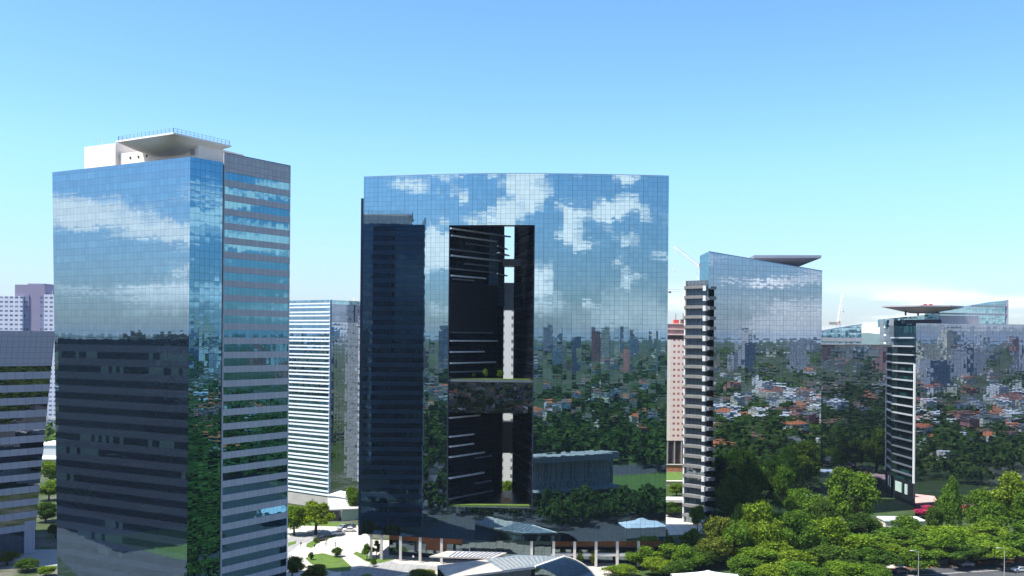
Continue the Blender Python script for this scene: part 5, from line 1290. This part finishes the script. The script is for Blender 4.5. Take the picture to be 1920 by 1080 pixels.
def build_quarter():
    S = Soup(); mats = [windowed('house_wall_white', (.70, .68, .65), (.10, .11, .13), 2.6, 2.9, .45, .45), windowed('house_wall_cream', (.74, .66, .50), (.10, .10, .10), 2.8, 2.9, .4, .42), windowed('tower_wall_grey', (.36, .37, .40), (.07, .09, .12), 3.0, 3.0, .55, .45),
                        pbr('orange_tile', (.42, .13, .05), .85, .25, .2), pbr('brown_tile', (.17, .09, .06), .85, .25, .2), pbr('pale_roof', (.5, .5, .5), .8, .2, .2), windowed('tower_wall_pink', (.45, .20, .17), (.1, .08, .08), 2.6, 3.0, .5, .42), pbr('grey_road', (.22, .22, .22), .9, .2, .1), pbr('slate_roof', (.12, .125, .13), .85, .25, .2)]
    def box(x, y, z0, w, d, h, rz, wm, rm, hip):
        c, s = math.cos(rz), math.sin(rz); P = [(x + a * c - b * s, y + a * s + b * c) for a, b in ((-w / 2, -d / 2), (w / 2, -d / 2), (w / 2, d / 2), (-w / 2, d / 2))]
        q, uv = [], []
        for i in range(4):
            p, e = P[i], P[(i + 1) % 4]; L = math.dist(p, e); q.append([(*p, z0 - 6), (*e, z0 - 6), (*e, z0 + h), (*p, z0 + h)]); uv.append([(0, -6), (L, -6), (L, h), (0, h)])
        S.add(np.array(q), wm, np.array(uv))
        T = z0 + h + .02
        if hip:
            r1 = (x - c * w * .25, y - s * w * .25, T + hip); r2 = (x + c * w * .25, y + s * w * .25, T + hip); P2 = [(x + (p[0] - x) * 1.12, y + (p[1] - y) * 1.12, T) for p in P]
            S.add(np.array([[P2[0], P2[1], r2, r1], [P2[2], P2[3], r1, r2], [P2[1], P2[2], r2, r2], [P2[3], P2[0], r1, r1]]), rm)
        else: S.add(np.array([[(*p, T) for p in P]]), rm)
    for i in range(2100):
        ang = rng.uniform(math.pi * .78, math.pi * 2.30); r = 290 * math.exp(rng.random() * math.log(2300 / 290)); x, y = r * math.cos(ang), 150 + r * math.sin(ang)
        if inframe(x, y, 12) or y > 290: continue
        if r > 320 and math.sin(x * .021 + 1) * math.sin(y * .019) < .05 and rng.random() < .6: continue
        if -260 < x < -90 and 40 < y < 240: continue
        rm = rng.choice([3, 3, 4, 4, 5, 5, 5, 8]); sc = .72 + r / 1800
        box(x, y, float(terr(x, y)), rng.uniform(8, 16) * sc, rng.uniform(7, 12) * sc, rng.uniform(5, 9), rng.uniform(0, 3.1), rng.choice([0, 0, 1]), rm, rng.uniform(1.2, 2.6) if rm != 5 else 0)
    for i in range(260):
        ang = rng.uniform(math.pi * .98, math.pi * 2.22); r = rng.uniform(1000, 2500); x, y = r * math.cos(ang), 150 + r * math.sin(ang)
        if math.sin(ang * 9 + .6) < -.55 or inframe(x, y, 40): continue
        h = rng.uniform(22, 66); box(x, y, float(terr(x, y)), rng.uniform(14, 28), rng.uniform(14, 22), h, rng.uniform(0, 1.5), rng.choice([0, 0, 0, 1, 2, 2, 6]), 5, 0)
        if rng.random() < .6: box(x, y, float(terr(x, y)) + h, 8, 8, 5, .3, 2, 5, 0)
    # red roofed hillside houses and towers off to the right, mirrored in the left tower
    for i in range(90):
        x, y = rng.uniform(150, 800), rng.uniform(-190, 150)
        if inframe(x, y, 14): continue
        box(x, y, float(terr(x, y)), rng.uniform(9, 17), rng.uniform(8, 13), rng.uniform(5, 11), rng.uniform(0, 3), rng.choice([0, 1, 6]), rng.choice([3, 4, 5, 8]), rng.uniform(1, 2.4))
    for i in range(130):
        x, y = rng.uniform(150, 760), rng.uniform(-40, 235)
        if inframe(x - 10, y, 16) or inframe(x, y, 16): continue
        if 190 < x < 360 and 100 < y < 165: continue
        h = rng.uniform(5, 9) if rng.random() < .8 else rng.uniform(10, 15)
        box(x, y, float(terr(x, y)), rng.uniform(9, 17), rng.uniform(8, 13), h, rng.uniform(0, 3), rng.choice([0, 1, 1, 6]), rng.choice([3, 4, 5, 8]), rng.uniform(1, 2.2))
    for i in range(8):
        x, y = rng.uniform(850, 1400), rng.uniform(-420, 120)
        if inframe(x, y, 80): continue
        box(x, y, float(terr(x, y)), rng.uniform(20, 34), rng.uniform(18, 26), rng.uniform(30, 62), rng.uniform(0, 1.5), rng.choice([2, 2, 2, 1]), 5, 0)
    for i in range(650):                                            # low city beyond the towers
        y = 540 * math.exp(rng.random() * math.log(3200 / 540)); x = rng.uniform(-.62, .75) * y
        rm = rng.choice([3, 4, 5, 5, 8]); h = rng.uniform(5, 12) if rng.random() < .8 or y < 800 else rng.uniform(14, 30)
        box(x, y, 0, rng.uniform(10, 22), rng.uniform(9, 16), h, rng.uniform(0, 3.1), rng.choice([0, 0, 1, 2]), rm, rng.uniform(1.2, 2.4) if rm in (3, 4) and h < 13 else 0)
    o = S.build('suburb', mats); o['kind'] = 'stuff'; o['label'] = 'suburb of tiled houses and flats around the towers, mostly seen mirrored'
build_quarter()
def grandstand():
    t = thing('grandstand', 'long grey grandstand with a pale roof mirrored low in the cut tower', 'grandstand', (32, 158, 0))
    a, b = (4, 166), (60, 152)
    m = MB(); o1, o2 = offs(a, b, 12); m.prism([o1, o2, b, a], 5, 15.5); m.build('wall', M['louvre'], t)
    o1, o2 = offs(a, b, 17); i1, i2 = offs(a, b, -6); m = MB(); m.prism([o1, o2, i2, i1], 16.2, 17.0, ztops=[17.0, 17.0, 18.6, 18.6]); m.build('roof', M['concrete'], t)
    i1, i2 = offs(a, b, -8); m = MB(); m.prism([a, b, i2, i1], 4.6, 5.4); m.build('terrace_roof', M['concrete'], t)
    m = MB(); m.prism([offs(a, b, 10)[0], offs(a, b, 10)[1], offs(a, b, -3)[1], offs(a, b, -3)[0]], 0, 4.5); m.build('base', M['dark_slab'], t)
    return t
M['louvre'] = windowed('louvred_grey_wall', (.40, .385, .36), (.27, .26, .25), 1.2, 11, .4, .95)
grandstand()
b = MB(); b.face([(-48, 60, .05), (300, 60, .05), (300, 248, .05), (-48, 248, .05)]); o = b.build('car_park', M['asphalt']); o['kind'] = 'structure'
b = MB(); b.face([(62, 95, .08), (180, 95, .08), (180, 168, .08), (62, 160, .08)]); o = b.build('paddock', M['grass']); o['kind'] = 'structure'
b = MB(); b.face([(-188, 172, .09), (-135, 166, .09), (-140, 190, .09), (-188, 206, .09)]); o = b.build('paddock', M['grass']); o['kind'] = 'structure'
b = MB(); b.face([(-320, 20, .05), (-50, 20, .05), (-50, 215, .05), (-320, 225, .05)]); o = b.build('car_park', M['asphalt']); o['kind'] = 'structure'
for q in ([(150, 176), (330, 190), (330, 214), (150, 200)], [(190, 100), (360, 110), (360, 165), (190, 160)], [(60, 20), (330, 10), (330, 56), (60, 58)]):
    b = MB(); b.face([(*p, .085) for p in q]); o = b.build('paddock', M['grass']); o['kind'] = 'structure'
b = MB(); b.face([(-260, -260, .08), (320, -180, .08), (300, -120, .08), (-260, -190, .08)]); o = b.build('river', pbr('river_water', (.10, .10, .07), .15, .1, .05)); o['kind'] = 'structure'
def dark_block():
    t = thing('dark_office', 'dark office block mirrored in the wide face of the tall left tower', 'office building', (-235, 120, 0))
    P = [(-275, 60), (-205, 40), (-190, 190), (-270, 205)]
    m = MB(); m.prism(P, 0, 63); m.build('wall', M['glass_dark'], t)
    m = MB(); m.prism([(-260, 90), (-225, 80), (-220, 130), (-255, 140)], 63.02, 67); m.build('plant_room', M['dark_slab'], t)
dark_block()
for o in list(bpy.data.objects):
    if o.get('group', 1) is None: del o['group']

# ------------------------------------------------------------------ air
def haze():
    m = bpy.data.materials.new('haze_air'); m.use_nodes = True; nt = m.node_tree; nt.nodes.clear(); out = nt.nodes.new('ShaderNodeOutputMaterial')
    v = nt.nodes.new('ShaderNodeVolumePrincipled'); v.inputs['Color'].default_value = (0.62, 0.80, 1.0, 1); v.inputs['Density'].default_value = 0.00004; v.inputs['Anisotropy'].default_value = 0.0
    nt.links.new(v.outputs[0], out.inputs['Volume'])
    b = MB(); b.prism([(-17500, -17500), (17500, -17500), (17500, 17500), (-17500, 17500)], -9, 150); o = b.build('haze', m); o['kind'] = 'stuff'; o['label'] = 'thin blue haze over the city'
haze()
